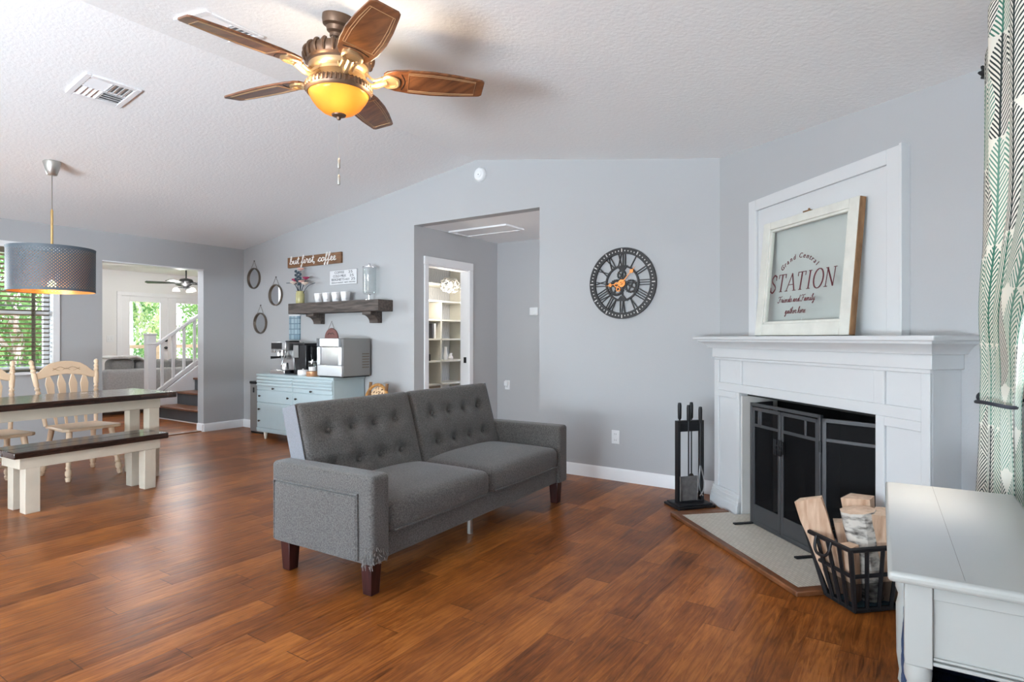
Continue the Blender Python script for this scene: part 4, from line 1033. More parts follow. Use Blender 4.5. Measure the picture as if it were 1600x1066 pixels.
def turned(b, p0, p1, prof):
    p0, p1 = Vector(p0), Vector(p1); d = p1-p0; Q = d.to_track_quat('Z', 'Y').to_matrix().to_4x4()
    b.lathe([(r, t*d.length) for r, t in prof], 14, Matrix.Translation(p0) @ Q)
LEGP = [(.017, 0), (.021, .03), (.024, .08), (.017, .10), (.025, .14), (.026, .20), (.017, .23), (.024, .27), (.019, .30), (.022, .5), (.026, .62), (.019, .66), (.027, .70), (.02, .74), (.023, .9), (.023, 1)]
POSTP = [(.016, 0), (.018, .25), (.02, .45), (.013, .47), (.022, .50), (.014, .53), (.021, .56), (.014, .59), (.02, .62), (.021, .78), (.015, .80), (.022, .83), (.015, .86), (.021, .89), (.013, .92), (.02, .955), (.016, .985), (.004, 1)]
def chair(x, y, rz, label):
    c = thing('dining_chair', label, 'chair', (x, y, 0), rz, 'cream dining chairs behind the table')
    P_ = M['chair_paint']
    b = B(); pts = [(-.20, -.20), (-.19, .20), (0, .215), (.19, .235), (.225, .20), (.23, 0), (.225, -.20), (.19, -.235), (0, -.215)]
    b.prism(pts, .418, .445, 'z'); b.obj('seat', P_, c, .008)
    for sx, sy in ((1, 1), (1, -1), (-1, 1), (-1, -1)):
        b = B(); turned(b, (sx*.20 + (.03 if sx > 0 else -.05), sy*.205, 0), (sx*.155, sy*.165, .42), LEGP); b.obj('leg', P_, c)
    b = B()
    for sy in (1, -1): turned(b, (-.215, sy*.187, .16), (.20, sy*.188, .16), [(.009, 0), (.014, .3), (.017, .5), (.014, .7), (.009, 1)])
    turned(b, (0, -.187, .16), (0, .187, .16), [(.009, 0), (.014, .3), (.018, .5), (.014, .7), (.009, 1)])
    turned(b, (.20, -.185, .25), (.20, .185, .25), [(.009, 0), (.014, .3), (.018, .5), (.014, .7), (.009, 1)])
    b.obj('stretcher', P_, c)
    bx = lambda z: -.185 - (z-.44)*.22
    for sy in (1, -1):
        b = B(); turned(b, (bx(.44), sy*.20, .44), (bx(1.02), sy*.262, 1.02), POSTP); b.obj('back_post', P_, c)
    # crest rail: arched top, gently arched lower edge
    up = [(-.25, .895), (-.215, .91), (-.17, .955), (-.12, .99), (-.05, 1.005), (0, 1.008), (.05, 1.005), (.12, .99), (.17, .955), (.215, .91), (.25, .895)]
    lo = [(.25, .845), (.2, .85), (.12, .875), (.05, .885), (0, .888), (-.05, .885), (-.12, .875), (-.2, .85), (-.25, .845)]
    b = B(); x0 = bx(.93); b.prism(up+lo, -.011, .011, 'x', Matrix.Translation((x0, 0, .93)) @ Matrix.Rotation(R(-12), 4, 'Y') @ Matrix.Translation((0, 0, -.93)))
    cr = b.obj('crest_rail', P_, c, .004)
    b = B(); b.tube(crom([(x0+.015, -.11, .925), (x0+.012, -.05, .955), (x0+.010, 0, .935), (x0+.012, .05, .955), (x0+.015, .11, .925)], 6), .0015, 4); b.tube(crom([(x0+.015, -.11, .945), (x0+.012, -.05, .92), (x0+.010, 0, .94), (x0+.012, .05, .92), (x0+.015, .11, .945)], 6), .0015, 4)
    b.obj('carved_scroll', M['raw_wood'], cr)
    for k in range(4):
        y = -.117 + k*.078
        poly = [(-.010, .44), (.010, .44), (.013, .54), (.026, .59), (.024, .70), (.034, .81), (.024, .85), (.007, .90), (-.007, .90), (-.024, .85), (-.034, .81), (-.024, .70), (-.026, .59), (-.013, .54)]
        b = B(); b.prism([(p[0]+y*(1+(p[1]-.44)*.5), p[1]) for p in poly], -.006, .006, 'x', Matrix.Translation((bx(.44), 0, .44)) @ Matrix.Rotation(R(-12.3), 4, 'Y') @ Matrix.Translation((0, 0, -.44)))
        b.obj('slat', P_, c, .002)
    return c
chair(-6.185, 2.262, R(4), 'cream spindle-back dining chair behind the right half of the table')
chair(-6.21, 1.63, R(4), 'cream spindle-back dining chair cut off by the picture edge')

# pendant drum lamp over the table
PX, PY, PZc = -5.93, 1.955, 2.672
pl = thing('pendant_lamp', 'blue-grey perforated drum pendant lamp over the dining table', 'lamp', (PX, PY, 0))
b = B(); b.lathe([(.032, 2.565), (.036, 2.568), (.064, 2.668), (.062, 2.678), (.001, 2.678)], 24); b.obj('canopy', M['nickel'], pl)
b = B(); b.cyl((0, 0, 2.28), (0, 0, 2.57), .0035, n=8); b.obj('cord', M['cord'], pl)
b = B(); b.lathe([(.0095, 1.92), (.0095, 2.27), (.004, 2.285)], 12); b.obj('stem', M['brass'], pl)
def drum(r, z0, z1, name, mat):
    bm = bmesh.new(); uvl = bm.loops.layers.uv.new('UVMap'); n = 72
    lo = [bm.verts.new((r*math.cos(2*PI*k/n), r*math.sin(2*PI*k/n), z0)) for k in range(n)]
    hi = [bm.verts.new((r*math.cos(2*PI*k/n), r*math.sin(2*PI*k/n), z1)) for k in range(n)]
    for k in range(n):
        f = bm.faces.new((lo[k], lo[(k+1) % n], hi[(k+1) % n], hi[k])); f.smooth = True
        cir = .024*78
        for lp, (u, v) in zip(f.loops, ((k, 0), (k+1, 0), (k+1, z1-z0), (k, z1-z0))): lp[uvl].uv = (u*cir/n, v)
    me = bpy.data.meshes.new(name); bm.to_mesh(me); bm.free(); me.materials.append(mat)
    o = bpy.data.objects.new(name, me); C.objects.link(o); o.parent = pl; return o
sh = drum(.30, 1.60, 1.96, 'lamp_shade', M['lamp_out']); ln_ = drum(.2975, 1.60, 1.96, 'shade_lining', M['lamp_in']); 
b = B(); b.lathe([(.2965, 1.6), (.3015, 1.6), (.3015, 1.606), (.2965, 1.606)], 72, cap=False); b.obj('rim_wire', M['lamp_out'], sh)
b = B(); b.lathe([(.2965, 1.954), (.3015, 1.954), (.3015, 1.96), (.2965, 1.96)], 72, cap=False)
for k in range(3):
    a = 2*PI*k/3+.4; b.cyl((0, 0, 1.925), (.297*math.cos(a), .297*math.sin(a), 1.957), .0025, n=6)
b.obj('rim_wire', M['lamp_out'], sh)
b = B(); b.cyl((0, 0, 1.70), (0, 0, 1.80), .021); b.cyl((0, 0, 1.78), (0, 0, 1.93), .0095, n=10); b.obj('socket', M['brass'], pl)
b = B(); b.lathe([(.001, 1.625), (.016, 1.63), (.029, 1.65), (.028, 1.672), (.015, 1.695), (.013, 1.705)], 20); b.obj('bulb', M['bulb'], pl)
point('pendant_light', (PX+.05, PY-.04, 1.64), 1.2, (1, .60, .24), .03)

# ------------------------------------------------------------------ ceiling fan
FNX, FNY = -2.34, 1.94
fz = cz(FNX)
fan = thing('ceiling_fan', 'five-blade walnut ceiling fan with a glowing amber bowl light', 'ceiling fan', (FNX, FNY, 0))
b = B(); T = Matrix.Translation((0, 0, fz)) @ Matrix.Rotation(math.atan(.1615), 4, 'Y')
b.lathe([(.026, -.10), (.034, -.095), (.036, -.08), (.05, -.07), (.055, -.05), (.072, -.042), (.078, -.02), (.078, .0), (.001, .0)], 28, T); b.obj('canopy', M['fan_bronze'], fan)
b = B(); b.cyl((.01, 0, 2.60), (.01, 0, fz-.07), .0125); b.lathe([(.013, 2.66), (.03, 2.64), (.034, 2.62), (.001, 2.615)], 20); b.obj('downrod', M['fan_bronze'], fan)
b = B(); b.lathe([(.03, 2.625), (.10, 2.622), (.145, 2.612), (.158, 2.60), (.161, 2.58), (.154, 2.556), (.143, 2.547), (.143, 2.535)], 40); hs = b.obj('motor_housing', M['fan_bronze'], fan)
b = B()
for k in range(22):
    a = 2*PI*k/22; ca, sa = math.cos(a), math.sin(a)
    b.tube(crom([(.133*ca, .133*sa, 2.619), (.154*ca, .154*sa, 2.606), (.163*ca, .163*sa, 2.582), (.154*ca, .154*sa, 2.556)], 3), [.004]+[.011]*5+[.009]*3+[.005], 6)
b.obj('acanthus_leaf', M['fan_bronze'], hs)
b = B(); b.lathe([(.143, 2.55), (.142, 2.525), (.134, 2.508), (.126, 2.503), (.125, 2.492), (.10, 2.488), (.088, 2.48), (.086, 2.45), (.07, 2.44), (.001, 2.44)], 40); b.obj('lower_housing', M['fan_cream'], fan)
b = B(); b.lathe([(.05, 2.455), (.140, 2.456), (.154, 2.446), (.159, 2.430), (.154, 2.412), (.147, 2.404), (.140, 2.407), (.135, 2.43), (.05, 2.44)], 48, cap=False); rg = b.obj('light_ring', M['fan_bronze'], fan)
b = B()
for k in range(48):
    a = 2*PI*k/48; b.tube([(.144*math.cos(a), .144*math.sin(a), 2.453), (.157*math.cos(a), .157*math.sin(a), 2.439), (.157*math.cos(a), .157*math.sin(a), 2.420)], .0052, 5)
b.obj('egg_and_dart', M['fan_bronze'], rg)
b = B(); b.lathe([(.141, 2.418), (.143, 2.405), (.138, 2.393), (.128, 2.375), (.106, 2.345), (.078, 2.322), (.048, 2.310), (.02, 2.306), (.001, 2.306)], 48); b.obj('glass_bowl', M['amber'], fan)
b = B(); b.lathe([(.001, 2.282), (.008, 2.284), (.012, 2.295), (.032, 2.302), (.036, 2.311), (.001, 2.316)], 24); b.obj('finial', M['fan_bronze'], fan)
b = B(); b.cyl((0, 0, 1.99), (0, 0, 2.265), .0014, n=6); ch = b.obj('pull_chain', M['nickel'], fan)
for z in (2.075, 1.995):
    b = B(); b.lathe([(.001, z-.03), (.007, z-.027), (.007, z+.015), (.002, z+.022)], 10); b.obj('pull_fob', M['nickel'], ch)
point('fan_bowl_lamp', (FNX+.045, FNY-.04, 2.392), .34, (1, .68, .36), .02)
for k in range(3):
    a = 2*PI*k/3 + .5
    point('fan_light', (FNX+.21*math.cos(a), FNY+.21*math.sin(a), 2.43), 3.2, (1, .76, .50), .04)
def blade(az):
    Rz = Matrix.Rotation(R(az), 4, 'Z')
    T = Rz @ Matrix.Translation((.0, 0, 2.50)) @ Matrix.Rotation(R(-13), 4, 'X')
    half = [(.215, .045), (.23, .062), (.27, .078), (.34, .089), (.45, .092), (.56, .083), (.68, .066), (.70, .062), (.712, .05)]
    out = half + [(x, -y) for x, y in half[::-1]]
    b = B(); b.prism(out, -.005, .005, 'z', T); bl = b.obj('blade', M['blade'], fan, .002)
    b = B()
    for k in (.80, .68):
        pts = [(.335, .089*k)] + [(x - (.012 if x > .6 else 0), y*k) for x, y in half if .335 < x < .69]
        lo = [(x, -y) for x, y in pts[::-1]]
        b.tube([(x, y, -.0055) for x, y in pts+lo], .0016, 4, True, T)
    b.obj('inlay_line', M['blade_line'], bl)
    b = B(); b.tube(crom([(.30, -.06, -.006), (.318, 0, -.006), (.30, .06, -.006)], 5), .002, 4, False, T); b.obj('groove', M['black'], bl)
    # blade iron: curved arm from the motor, an open oval pad under the blade
    b = B()
    b.tube(crom([(.11, 0, -.005), (.15, 0, -.04), (.19, .0, -.03), (.225, 0, -.014)], 5), [.012]*8+[.016]*8, 8, False, T)
    b.tube(crom([(.13, .035, 0), (.165, .03, -.03), (.205, .03, -.016)], 4), .007, 6, False, T); b.tube(crom([(.13, -.035, 0), (.165, -.03, -.03), (.205, -.03, -.016)], 4), .007, 6, False, T)
    b.tube(crom([(.205, 0, -.012), (.23, .04, -.010), (.275, .03, -.010), (.285, 0, -.010), (.275, -.03, -.010), (.23, -.04, -.010)], 4, True), .010, 6, True, T)
    b.prism([(.20, -.03), (.27, -.03), (.28, 0), (.27, .03), (.20, .03)], -.012, -.006, 'z', T)
    b.obj('blade_iron', M['fan_cream'], fan)
for k in range(5): blade(-169.2 + 72*k)

# ------------------------------------------------------------------ things on the walls and ceiling
# vents
def vent(x, y, label, sgn):
    sl = math.atan(.139 if x < RX else -.1615)
    v = thing('ceiling_vent', label, 'vent', (x, y, cz(x)), 0, 'ceiling vents', (0, -sl, 0))
    b = B(); b.box(-.165, .165, -.165, -.13, -.012, 0); b.box(-.165, .165, .13, .165, -.012, 0); b.box(-.165, -.13, -.13, .13, -.012, 0); b.box(.13, .165, -.13, .13, -.012, 0); b.box(-.13, .13, -.006, .006, -.011, 0); b.box(-.006, .006, -.13, .13, -.011, 0)
    b.obj('frame', M['trim'], v, .003)
    b = B(); b.box(-.13, .13, -.13, .13, -.002, -.0005); b.obj('duct', M['vent_dark'], v, smooth=False)
    for qx, qy, along in ((-1, -1, 'x'), (1, -1, 'y'), (-1, 1, 'y'), (1, 1, 'x')):
        for i in range(4):
            t_ = .020 + i*.030; b = B()
            if along == 'x': b.box(min(0, qx*.13), max(0, qx*.13), -.013, .013, -.001, .001, Matrix.Translation((0, qy*t_, -.008)) @ Matrix.Rotation(R(24*qy), 4, 'X'))
            else: b.box(-.013, .013, min(0, qy*.13), max(0, qy*.13), -.001, .001, Matrix.Translation((qx*t_, 0, -.008)) @ Matrix.Rotation(R(-24*qx), 4, 'Y'))
            b.obj('louver', M['trim'], v, smooth=False)
vent(-4.50, 1.775, 'white four-way ceiling vent over the dining end', 1)
vent(-3.15, 1.80, 'white ceiling vent half hidden behind a fan blade', 1)
o = thing('smoke_detector', 'round white smoke detector high on the wall near the ridge', 'smoke detector', (-3.594, YB, 2.838))
MX = Matrix.Rotation(R(90), 4, 'X')
b = B(); b.lathe([(.072, 0), (.072, .012), (.06, .03), (.05, .036), (.001, .036)], 28, MX); b.obj('body', M['white_plastic'], o)
b = B(); b.lathe([(.034, .034), (.032, .04), (.001, .041)], 20, MX); b.obj('centre_cap', M['white_plastic'], o)
b = B(); b.ball((.0, -.041, -.005), .005); b.obj('sensor_hole', M['vent_dark'], o)
def outlet(name, label, cat, x, y, z, plug=False):
    o = thing(name, label, cat, (x, y, z))
    b = B(); b.box(-.036, .036, -.006, 0, -.058, .058); b.obj('cover_plate', M['white_plastic'], o, .003)
    for s_ in (-1, 1):
        b = B(); b.box(-.017, .017, -.008, -.005, s_*.026-.016, s_*.026+.016); k = b.obj('socket', M['white_plastic'], o, .003)
        b = B(); b.box(-.009, -.006, -.0085, -.007, s_*.026-.006, s_*.026+.006); b.box(.006, .009, -.0085, -.007, s_*.026-.006, s_*.026+.006); b.obj('slot', M['vent_dark'], k)
    if plug:
        b = B(); b.box(-.024, .024, -.05, -.008, -.012, .052); b.obj('plug_in_light', M['white_plastic'], o, .01)
outlet('wall_outlet', 'white outlet low on the clock wall by the sofa arm', 'outlet', -2.145, YB, .371)
outlet('wall_outlet', 'white outlet with a plug-in night light in the hall', 'outlet', -4.331, 6.272, .62, True)
o = thing('thermostat', 'white thermostat on the hall back wall', 'thermostat', (-3.93, 6.272, 1.545))
b = B(); b.box(-.06, .06, -.022, 0, -.05, .05); b.obj('body', M['white_plastic'], o, .015)
b = B(); b.lathe([(.035, 0), (.035, .03), (.001, .03)], 24, MX); b.obj('dial', M['white_plastic'], o, .003)
o = thing('attic_hatch', 'flat white panel with a thin frame in the hall ceiling', 'hatch', (-4.03, 5.41, HZ+.004))
b = B(); b.box(-.37, .37, -.15, .15, -.012, 0); b.obj('panel', M['trim'], o)
b = B(); b.box(-.40, .40, -.18, -.15, -.02, 0); b.box(-.40, .40, .15, .18, -.02, 0); b.box(-.40, -.37, -.15, .15, -.02, 0); b.box(.37, .40, -.15, .15, -.02, 0); b.obj('frame', M['trim'], o, .003)

# gear clock: built in the x-z plane, facing -y
ck = thing('wall_clock', 'large black skeleton gear clock with roman numerals and copper hands', 'clock', (-2.078, YB, 1.682))
def annulus(b, r0, r1, y0, y1, n=64, cx=0, cz_=0):
    vs = []; fs = []
    for k in range(n):
        a = 2*PI*k/n; s_, c_ = math.sin(a), math.cos(a)
        vs += [(cx+r0*s_, y0, cz_+r0*c_), (cx+r1*s_, y0, cz_+r1*c_), (cx+r1*s_, y1, cz_+r1*c_), (cx+r0*s_, y1, cz_+r0*c_)]
    for k in range(n):
        j = (k+1) % n
        for i in range(4): fs.append((k*4+i, j*4+i, j*4+(i+1) % 4, k*4+(i+1) % 4))
    b.add(vs, fs)
b = B(); annulus(b, .250, .302, -.026, -.008); b.obj('outer_ring', M['clock'], ck, angle=30)
b = B(); annulus(b, .138, .152, -.024, -.010); b.obj('inner_ring', M['clock'], ck, angle=30)
b = B()
for k in range(60):
    a = 2*PI*k/60; big = k % 5 == 0
    T = Matrix.Rotation(a, 4, 'Y'); b = B()
    if big: b.box(-.004, .004, -.0275, -.0255, .266, .294, T)
    else: b.box(-.0035, .0035, -.0275, -.0255, .270, .281, T)
    b.obj('minute_mark', M['clock_dot'], ck, smooth=False)
ROM = {1: 'I', 2: 'II', 3: 'III', 4: 'IIII', 5: 'V', 6: 'VI', 7: 'VII', 8: 'VIII', 9: 'IX', 10: 'X', 11: 'XI', 12: 'XII'}
for h_ in range(1, 13):
    T = Matrix.Rotation(2*PI*h_/12, 4, 'Y'); s_ = ROM[h_]; wd = {'I': .020, 'V': .036, 'X': .036}; tot = sum(wd[c] for c in s_); x = -tot/2; b = B()
    def bar(xa, xb):
        b.add([(xa-.0035, -.022, .148), (xa+.0035, -.022, .148), (xa+.0035, -.012, .148), (xa-.0035, -.012, .148), (xb-.0035, -.022, .254), (xb+.0035, -.022, .254), (xb+.0035, -.012, .254), (xb-.0035, -.012, .254)],
              [(0,3,2,1),(4,5,6,7),(0,1,5,4),(1,2,6,5),(2,3,7,6),(3,0,4,7)], T)
    for c in s_:
        w_ = wd[c]; m_ = x + w_/2
        if c == 'I': bar(m_, m_)
        elif c == 'V': bar(m_, m_-w_*.4); bar(m_, m_+w_*.4)
        else: bar(m_-w_*.4, m_+w_*.4); bar(m_+w_*.4, m_-w_*.4)
        x += w_
    b.obj('numeral', M['clock'], ck)
def gear(cx, cz_, r, teeth, y0=-.022):
    b = B(); annulus(b, r*.70, r*.9, y0, y0+.008, 40, cx, cz_)
    for k in range(teeth):
        a = 2*PI*k/teeth; b.box(-r*.09, r*.09, y0, y0+.008, r*.86, r*1.02, Matrix.Translation((cx, 0, cz_)) @ Matrix.Rotation(a, 4, 'Y'))
    for k in range(4): b.box(-r*.10, r*.10, y0+.001, y0+.007, 0, r*.75, Matrix.Translation((cx, 0, cz_)) @ Matrix.Rotation(PI/2*k+.5, 4, 'Y'))
    annulus(b, .001, r*.25, y0-.002, y0+.008, 16, cx, cz_)
    b.obj('gear', M['clock'], ck, angle=30)
gear(-.005, .072, .042, 14); gear(.078, -.028, .056, 18); gear(-.052, -.035, .070, 22, -.018)
b = B(); b.box(-.145, .145, -.014, -.008, -.006, .006); b.box(-.006, .006, -.014, -.008, -.145, .145)
b.prism([(-.05, .15), (.05, .15), (.012, .10), (-.012, .10)], -.02, -.012, 'y'); b.prism([(-.05, -.15), (.05, -.15), (.015, -.105), (-.015, -.105)], -.02, -.012, 'y'); b.obj('bracket', M['clock'], ck)
b = B(); annulus(b, .012, .032, -.030, -.020, 24); annulus(b, .014, .022, -.032, -.018, 20, -.045, -.012); annulus(b, .012, .020, -.030, -.018, 20, -.032, -.05); b.obj('copper_gear', M['copper'], ck)
def hand(ang, L, y):
    T = Matrix.Rotation(R(ang), 4, 'Y'); b = B()
    b.add([(-.004, y, -.02), (.004, y, -.02), (.003, y, L*.66), (-.003, y, L*.66), (-.004, y+.002, -.02), (.004, y+.002, -.02), (.003, y+.002, L*.66), (-.003, y+.002, L*.66)], [(0,3,2,1),(4,5,6,7),(0,1,5,4),(1,2,6,5),(2,3,7,6),(3,0,4,7)], T)
    b.prism([(-.018, L*.70), (-.010, L*.64), (.010, L*.64), (.018, L*.70), (.012, L*.78), (.004, L*.80), (0, L), (-.004, L*.80), (-.012, L*.78)], y, y+.002, 'y', T)
    b.obj('hand', M['copper'], ck, smooth=False)
hand(43, .185, -.036); hand(-97, .145, -.033)

# ring mirrors
def mirror(x, z, label, peak):
    m = thing('round_mirror', label, 'mirror', (x, YB, z), 0, 'round mirrors hung on cords')
    b = B(); annulus(b, .128, .140, -.028, -.004, 48); b.obj('rim', M['bronze_rim'], m, angle=30)
    b = B(); b.lathe([(.128, .007), (.128, .010), (.001, .010)], 48, MX); b.obj('glass', M['mirror'], m, angle=30)
    b = B(); b.tube([(-.075, -.014, .116), (0, -.008, peak), (.075, -.014, .116)], .003, 5); b.obj('hanging_cord', M['cord'], m)
    b = B(); b.cyl((0, 0, peak), (0, -.016, peak), .005, n=8); b.obj('nail', M['knob'], m)
mirror(-7.42, 2.022, 'topmost of the small round mirrors left of the coffee shelf', .235)
mirror(-6.935, 1.778, 'middle round mirror nearest the flower vase', .235)
mirror(-7.275, 1.415, 'lowest of the small round mirrors left of the coffee shelf', .24)

# coffee sign
sg = thing('coffee_sign', 'long brown wooden sign with white script above the coffee shelf', 'sign', (-6.66, YB, 2.108))
b = B(); b.box(0, 1.02, -.03, 0, 0, .13); b.obj('board', M['sign_wood'], sg, .002)
b = B(); sc_ = .0485; txt = 'but first, coffee'; wx = .885/(script_width(txt)*sc_); script(b, txt, .045, .042, -.031, sc_, .0056, .12, wx); b.obj('lettering', M['white_ink'], sg)
# price board
mb = thing('menu_board', 'thin whitewashed price board hanging above the mugs', 'sign', (-5.86, YB, 1.85))
b = B(); b.box(0, .48, -.012, 0, 0, .175); b.obj('board', M['board'], mb, .002)
b = B(); b.box(.0, .48, -.0135, -.012, .172, .175); b.box(.0, .48, -.0135, -.012, 0, .003); b.box(.476, .48, -.0135, -.012, 0, .175); b.obj('border', M['vent_dark'], mb)
b = B()
block(b, 'COFFEE', .085, .132, -.0125, .042, .17); block(b, '25', .33, .132, -.0125, .042, .07)
block(b, 'COLD MILK', .06, .09, -.0125, .042, .23); block(b, '25', .35, .09, -.0125, .042, .07)
block(b, 'BEIGNETS', .03, .048, -.0125, .042, .23); block(b, 'HOT', .275, .048, -.0125, .034, .075); block(b, '25', .375, .048, -.0125, .042, .07)
block(b, 'FRENCH MARKET  NEW ORLEANS', .03, .018, -.0125, .022, .42); b.obj('lettering', M['dark_ink'], mb, smooth=False)
# blue mosaic strip and round plaque
o = thing('mosaic_panel', 'narrow blue mosaic panel hanging under the shelf', 'wall art', (-6.54, YB, 1.195))
b = B(); b.box(-.105, .105, -.018, 0, 0, .30); b.obj('tile_face', M['blue_tile'], o, smooth=False)
b = B(); b.box(-.11, .11, -.02, 0, .30, .315); b.obj('top_bar', M['white_plastic'], o, .003)
o = thing('round_plaque', 'round clay-red plaque hanging behind the ice maker', 'wall art', (-5.832, YB, 1.215))
b = B(); b.lathe([(.118, 0), (.122, .008), (.118, .016), (.001, .018)], 40, MX); b.obj('disc', M['brick_red'], o)
b = B(); b.tube([(-.06, -.016, .095), (0, -.006, .205), (.06, -.016, .095)], .003, 5); b.obj('hanging_cord', M['cord'], o)
b = B(); b.tube(crom([(-.06, -.019, .04), (-.03, -.02, .065), (0, -.02, .05), (.03, -.02, .065), (.06, -.019, .04)], 4), .003, 5); b.obj('relief', M['knob'], o)

# shelf and what stands on it
SZ0, SZ1, SY = 1.512, 1.637, 4.515
sf = thing('wall_shelf', 'thick weathered timber shelf on two carved brackets', 'shelf', (-5.595, YB, 0))
b = B(); b.box(-.785, .785, -.22, 0, SZ0, SZ1); b.obj('beam', M['shelf'], sf, .004)
for x in (-.44, .545):
    b = B(); pr = [(0, SZ0), (-.17, SZ0), (-.17, SZ0-.035)] + [(-.17 + .11*math.sin(t*PI/12), SZ0-.035-.09*(1-math.cos(t*PI/12))) for t in range(1, 7)] + [(0, SZ0-.125)]
    b.prism(pr, x-.07, x+.07, 'x'); b.obj('bracket', M['shelf'], sf, .003)
mz_ = SZ1
for i, px in enumerate((-5.905, -5.755, -5.595, -5.435)):
    m = thing('coffee_mug', ('leftmost', 'second from the left', 'third from the left', 'rightmost, nearest the drink dispenser')[i] + ' of the white mugs on the shelf', 'mug', (px, 4.60, mz_), R(-38), 'white mugs on the shelf'); m.scale = (1.14, 1.14, 1.1)
    b = B(); b.lathe([(.001, .003), (.030, 0), (.036, .006), (.045, .05), (.050, .10), (.0475, .10), (.043, .05), (.033, .012), (.001, .009)], 24); b.obj('cup', M['porcelain'], m)
    b = B(); b.tube(crom([(.046, 0, .08), (.075, 0, .082), (.082, 0, .055), (.068, 0, .03), (.040, 0, .026)], 5), .0055, 6); b.obj('handle', M['porcelain'], m)
    b = B(); hp = [(.5*.016*16*math.sin(t)**3/8, .0020*(13*math.cos(t)-5*math.cos(2*t)-2*math.cos(3*t)-math.cos(4*t))*.55) for t in [2*PI*k/20 for k in range(20)]]
    b.tube([(u, -.0485+.0, .055+v) for u, v in hp], .0016, 4, True); b.obj('heart_mark', M['cord'], m)
dsp = thing('drink_dispenser', 'tall clear glass drink dispenser at the right end of the shelf', 'dispenser', (-5.06, 4.62, mz_))
b = B(); b.lathe([(.05, 0), (.05, .006), (.012, .01), (.012, .06), (.05, .066)], 24); b.obj('stand', M['chrome'], dsp)
b = B(); b.lathe([(.001, .07), (.066, .07), (.074, .09), (.074, .35), (.078, .362), (.074, .362), (.069, .35), (.069, .085), (.001, .078)], 32); b.obj('cylinder', M['glass_thick'], dsp)
b = B(); b.lathe([(.078, .364), (.078, .374), (.01, .38), (.01, .395), (.016, .405), (.001, .412)], 28); b.obj('lid', M['chrome'], dsp)
fl = thing('flower_vase', 'amber-green glass vase of mixed flowers on the left of the shelf', 'vase', (-6.275, 4.61, mz_))
b = B(); b.lathe([(.001, 0), (.046, 0), (.052, .012), (.052, .12), (.044, .14), (.044, .15), (.05, .155), (.046, .155), (.041, .148), (.046, .118), (.046, .014), (.001, .008)], 24); b.obj('jar', M['jar_green'], fl)
ends = [(-.13, .02, .30, 'petal_red'), (-.09, -.03, .26, 'petal_cream'), (-.07, .0, .42, 'stem'), (.0, -.01, .40, 'stem'), (.10, .01, .31, 'petal_red'), (.12, -.02, .24, 'petal_cream'), (-.03, .03, .43, 'petal_pink'), (.03, .0, .27, 'petal_pink')]
b = B()
for x, y, z, _ in ends: b.tube(crom([(0, 0, .02), (x*.3, y*.3, .17), (x, y, z)], 4), .0035, 5)
b.tube(crom([(0, 0, .05), (-.1, 0, .24), (-.30, .02, .27)], 4), .0045, 5); b.tube(crom([(0, 0, .05), (.1, .02, .2), (.22, .05, .25)], 4), .0035, 5)
b.obj('stems', M['stem'], fl)
for x, y, z, mname in ends:
    b = B()
    if mname == 'stem':
        for i in range(7):
            zz = z - .16 + i*.024; sd_ = 1 if i % 2 else -1; b.ball((x+sd_*.018, y, zz), .024, (1, .4, .75), 8)
    else:
        b.ball((x, y, z), .024, (1, 1, .8), 10)
        for i in range(7):
            a = 2*PI*i/7; b.ball((x+.024*math.cos(a), y+.024*math.sin(a), z+.006), .019, (1, 1, .6), 8)
    b.obj('leaf_spray' if mname == 'stem' else 'blossom', M[mname], fl)

# ------------------------------------------------------------------ coffee bar
bf = thing('buffet_cabinet', 'duck-egg blue buffet cabinet holding the coffee machines', 'cabinet', (-6.665, 4.27, 0))
BW, BD = 1.425, .45
b = B(); b.box(.012, BW-.012, .014, BD, .115, .757); b.obj('body', M['buffet'], bf, .003)
b = B(); b.box(0, BW, 0, BD, .757, .785); b.obj('top', M['buffet'], bf, .004)
b = B(); b.box(.0, BW, .003, BD, .10, .135); b.box(.004, BW-.004, .006, BD, .085, .10); b.obj('base_rail', M['buffet'], bf, .003)
knobs = {}
def front(x0, x1, z0, z1, ribs, ks, name='drawer'):
    b = B(); b.box(x0, x1, 0, .016, z0, z1)
    if ribs:
        n = 3
        for i in range(n):
            zz = z1 - .012 - i*(z1-z0-.05)/n
            b.prism([(0, zz), (-.012, zz-.012), (-.002, zz-(z1-z0-.06)/n)], x0, x1, 'x')
    d = b.obj(name, M['buffet'], bf, .003)
    for kx, kz in ks:
        b = B(); b.lathe([(.006, 0), (.006, .01), (.013, .018), (.009, .026), (.001, .027)], 12, Matrix.Translation((kx, 0 if not ribs else -.004, kz)) @ MX); b.obj('knob', M['knob'], d)
mid = BW/2
for x0, x1 in ((.018, mid-.004), (mid+.004, BW-.018)):
    c = (x0+x1)/2
    front(x0, x1, .595, .752, True, [(c, .618)])
    front(x0, x1, .445, .588, False, [(x0+.07, .52), (x1-.07, .52)])
    front(x0, x1, .14, .438, False, [(x0+.06, .36), (x0+.06, .22)], 'door')
for x in (.12, BW-.12):
    for y in (.05, BD-.05):
        b = B(); b.lathe([(.015, 0), (.027, .085), (.027, .09)], 14, Matrix.Translation((x, y, 0))); b.obj('leg', M['cream_shelf'], bf)
CT = .785
es = thing('espresso_machine', 'chrome and black espresso machine on the left of the blue cabinet', 'coffee machine', (-6.31, 4.43, CT))
b = B(); b.box(-.15, .13, -.11, .17, 0, .055); b.obj('drip_tray', M['chrome'], es, .008)
b = B(); b.box(-.14, .12, .03, .17, .055, .30); b.obj('back_column', M['steel'], es, .006)
b = B(); b.box(-.15, .13, -.09, .17, .285, .385); hd = b.obj('brew_head', M['steel'], es, .008)
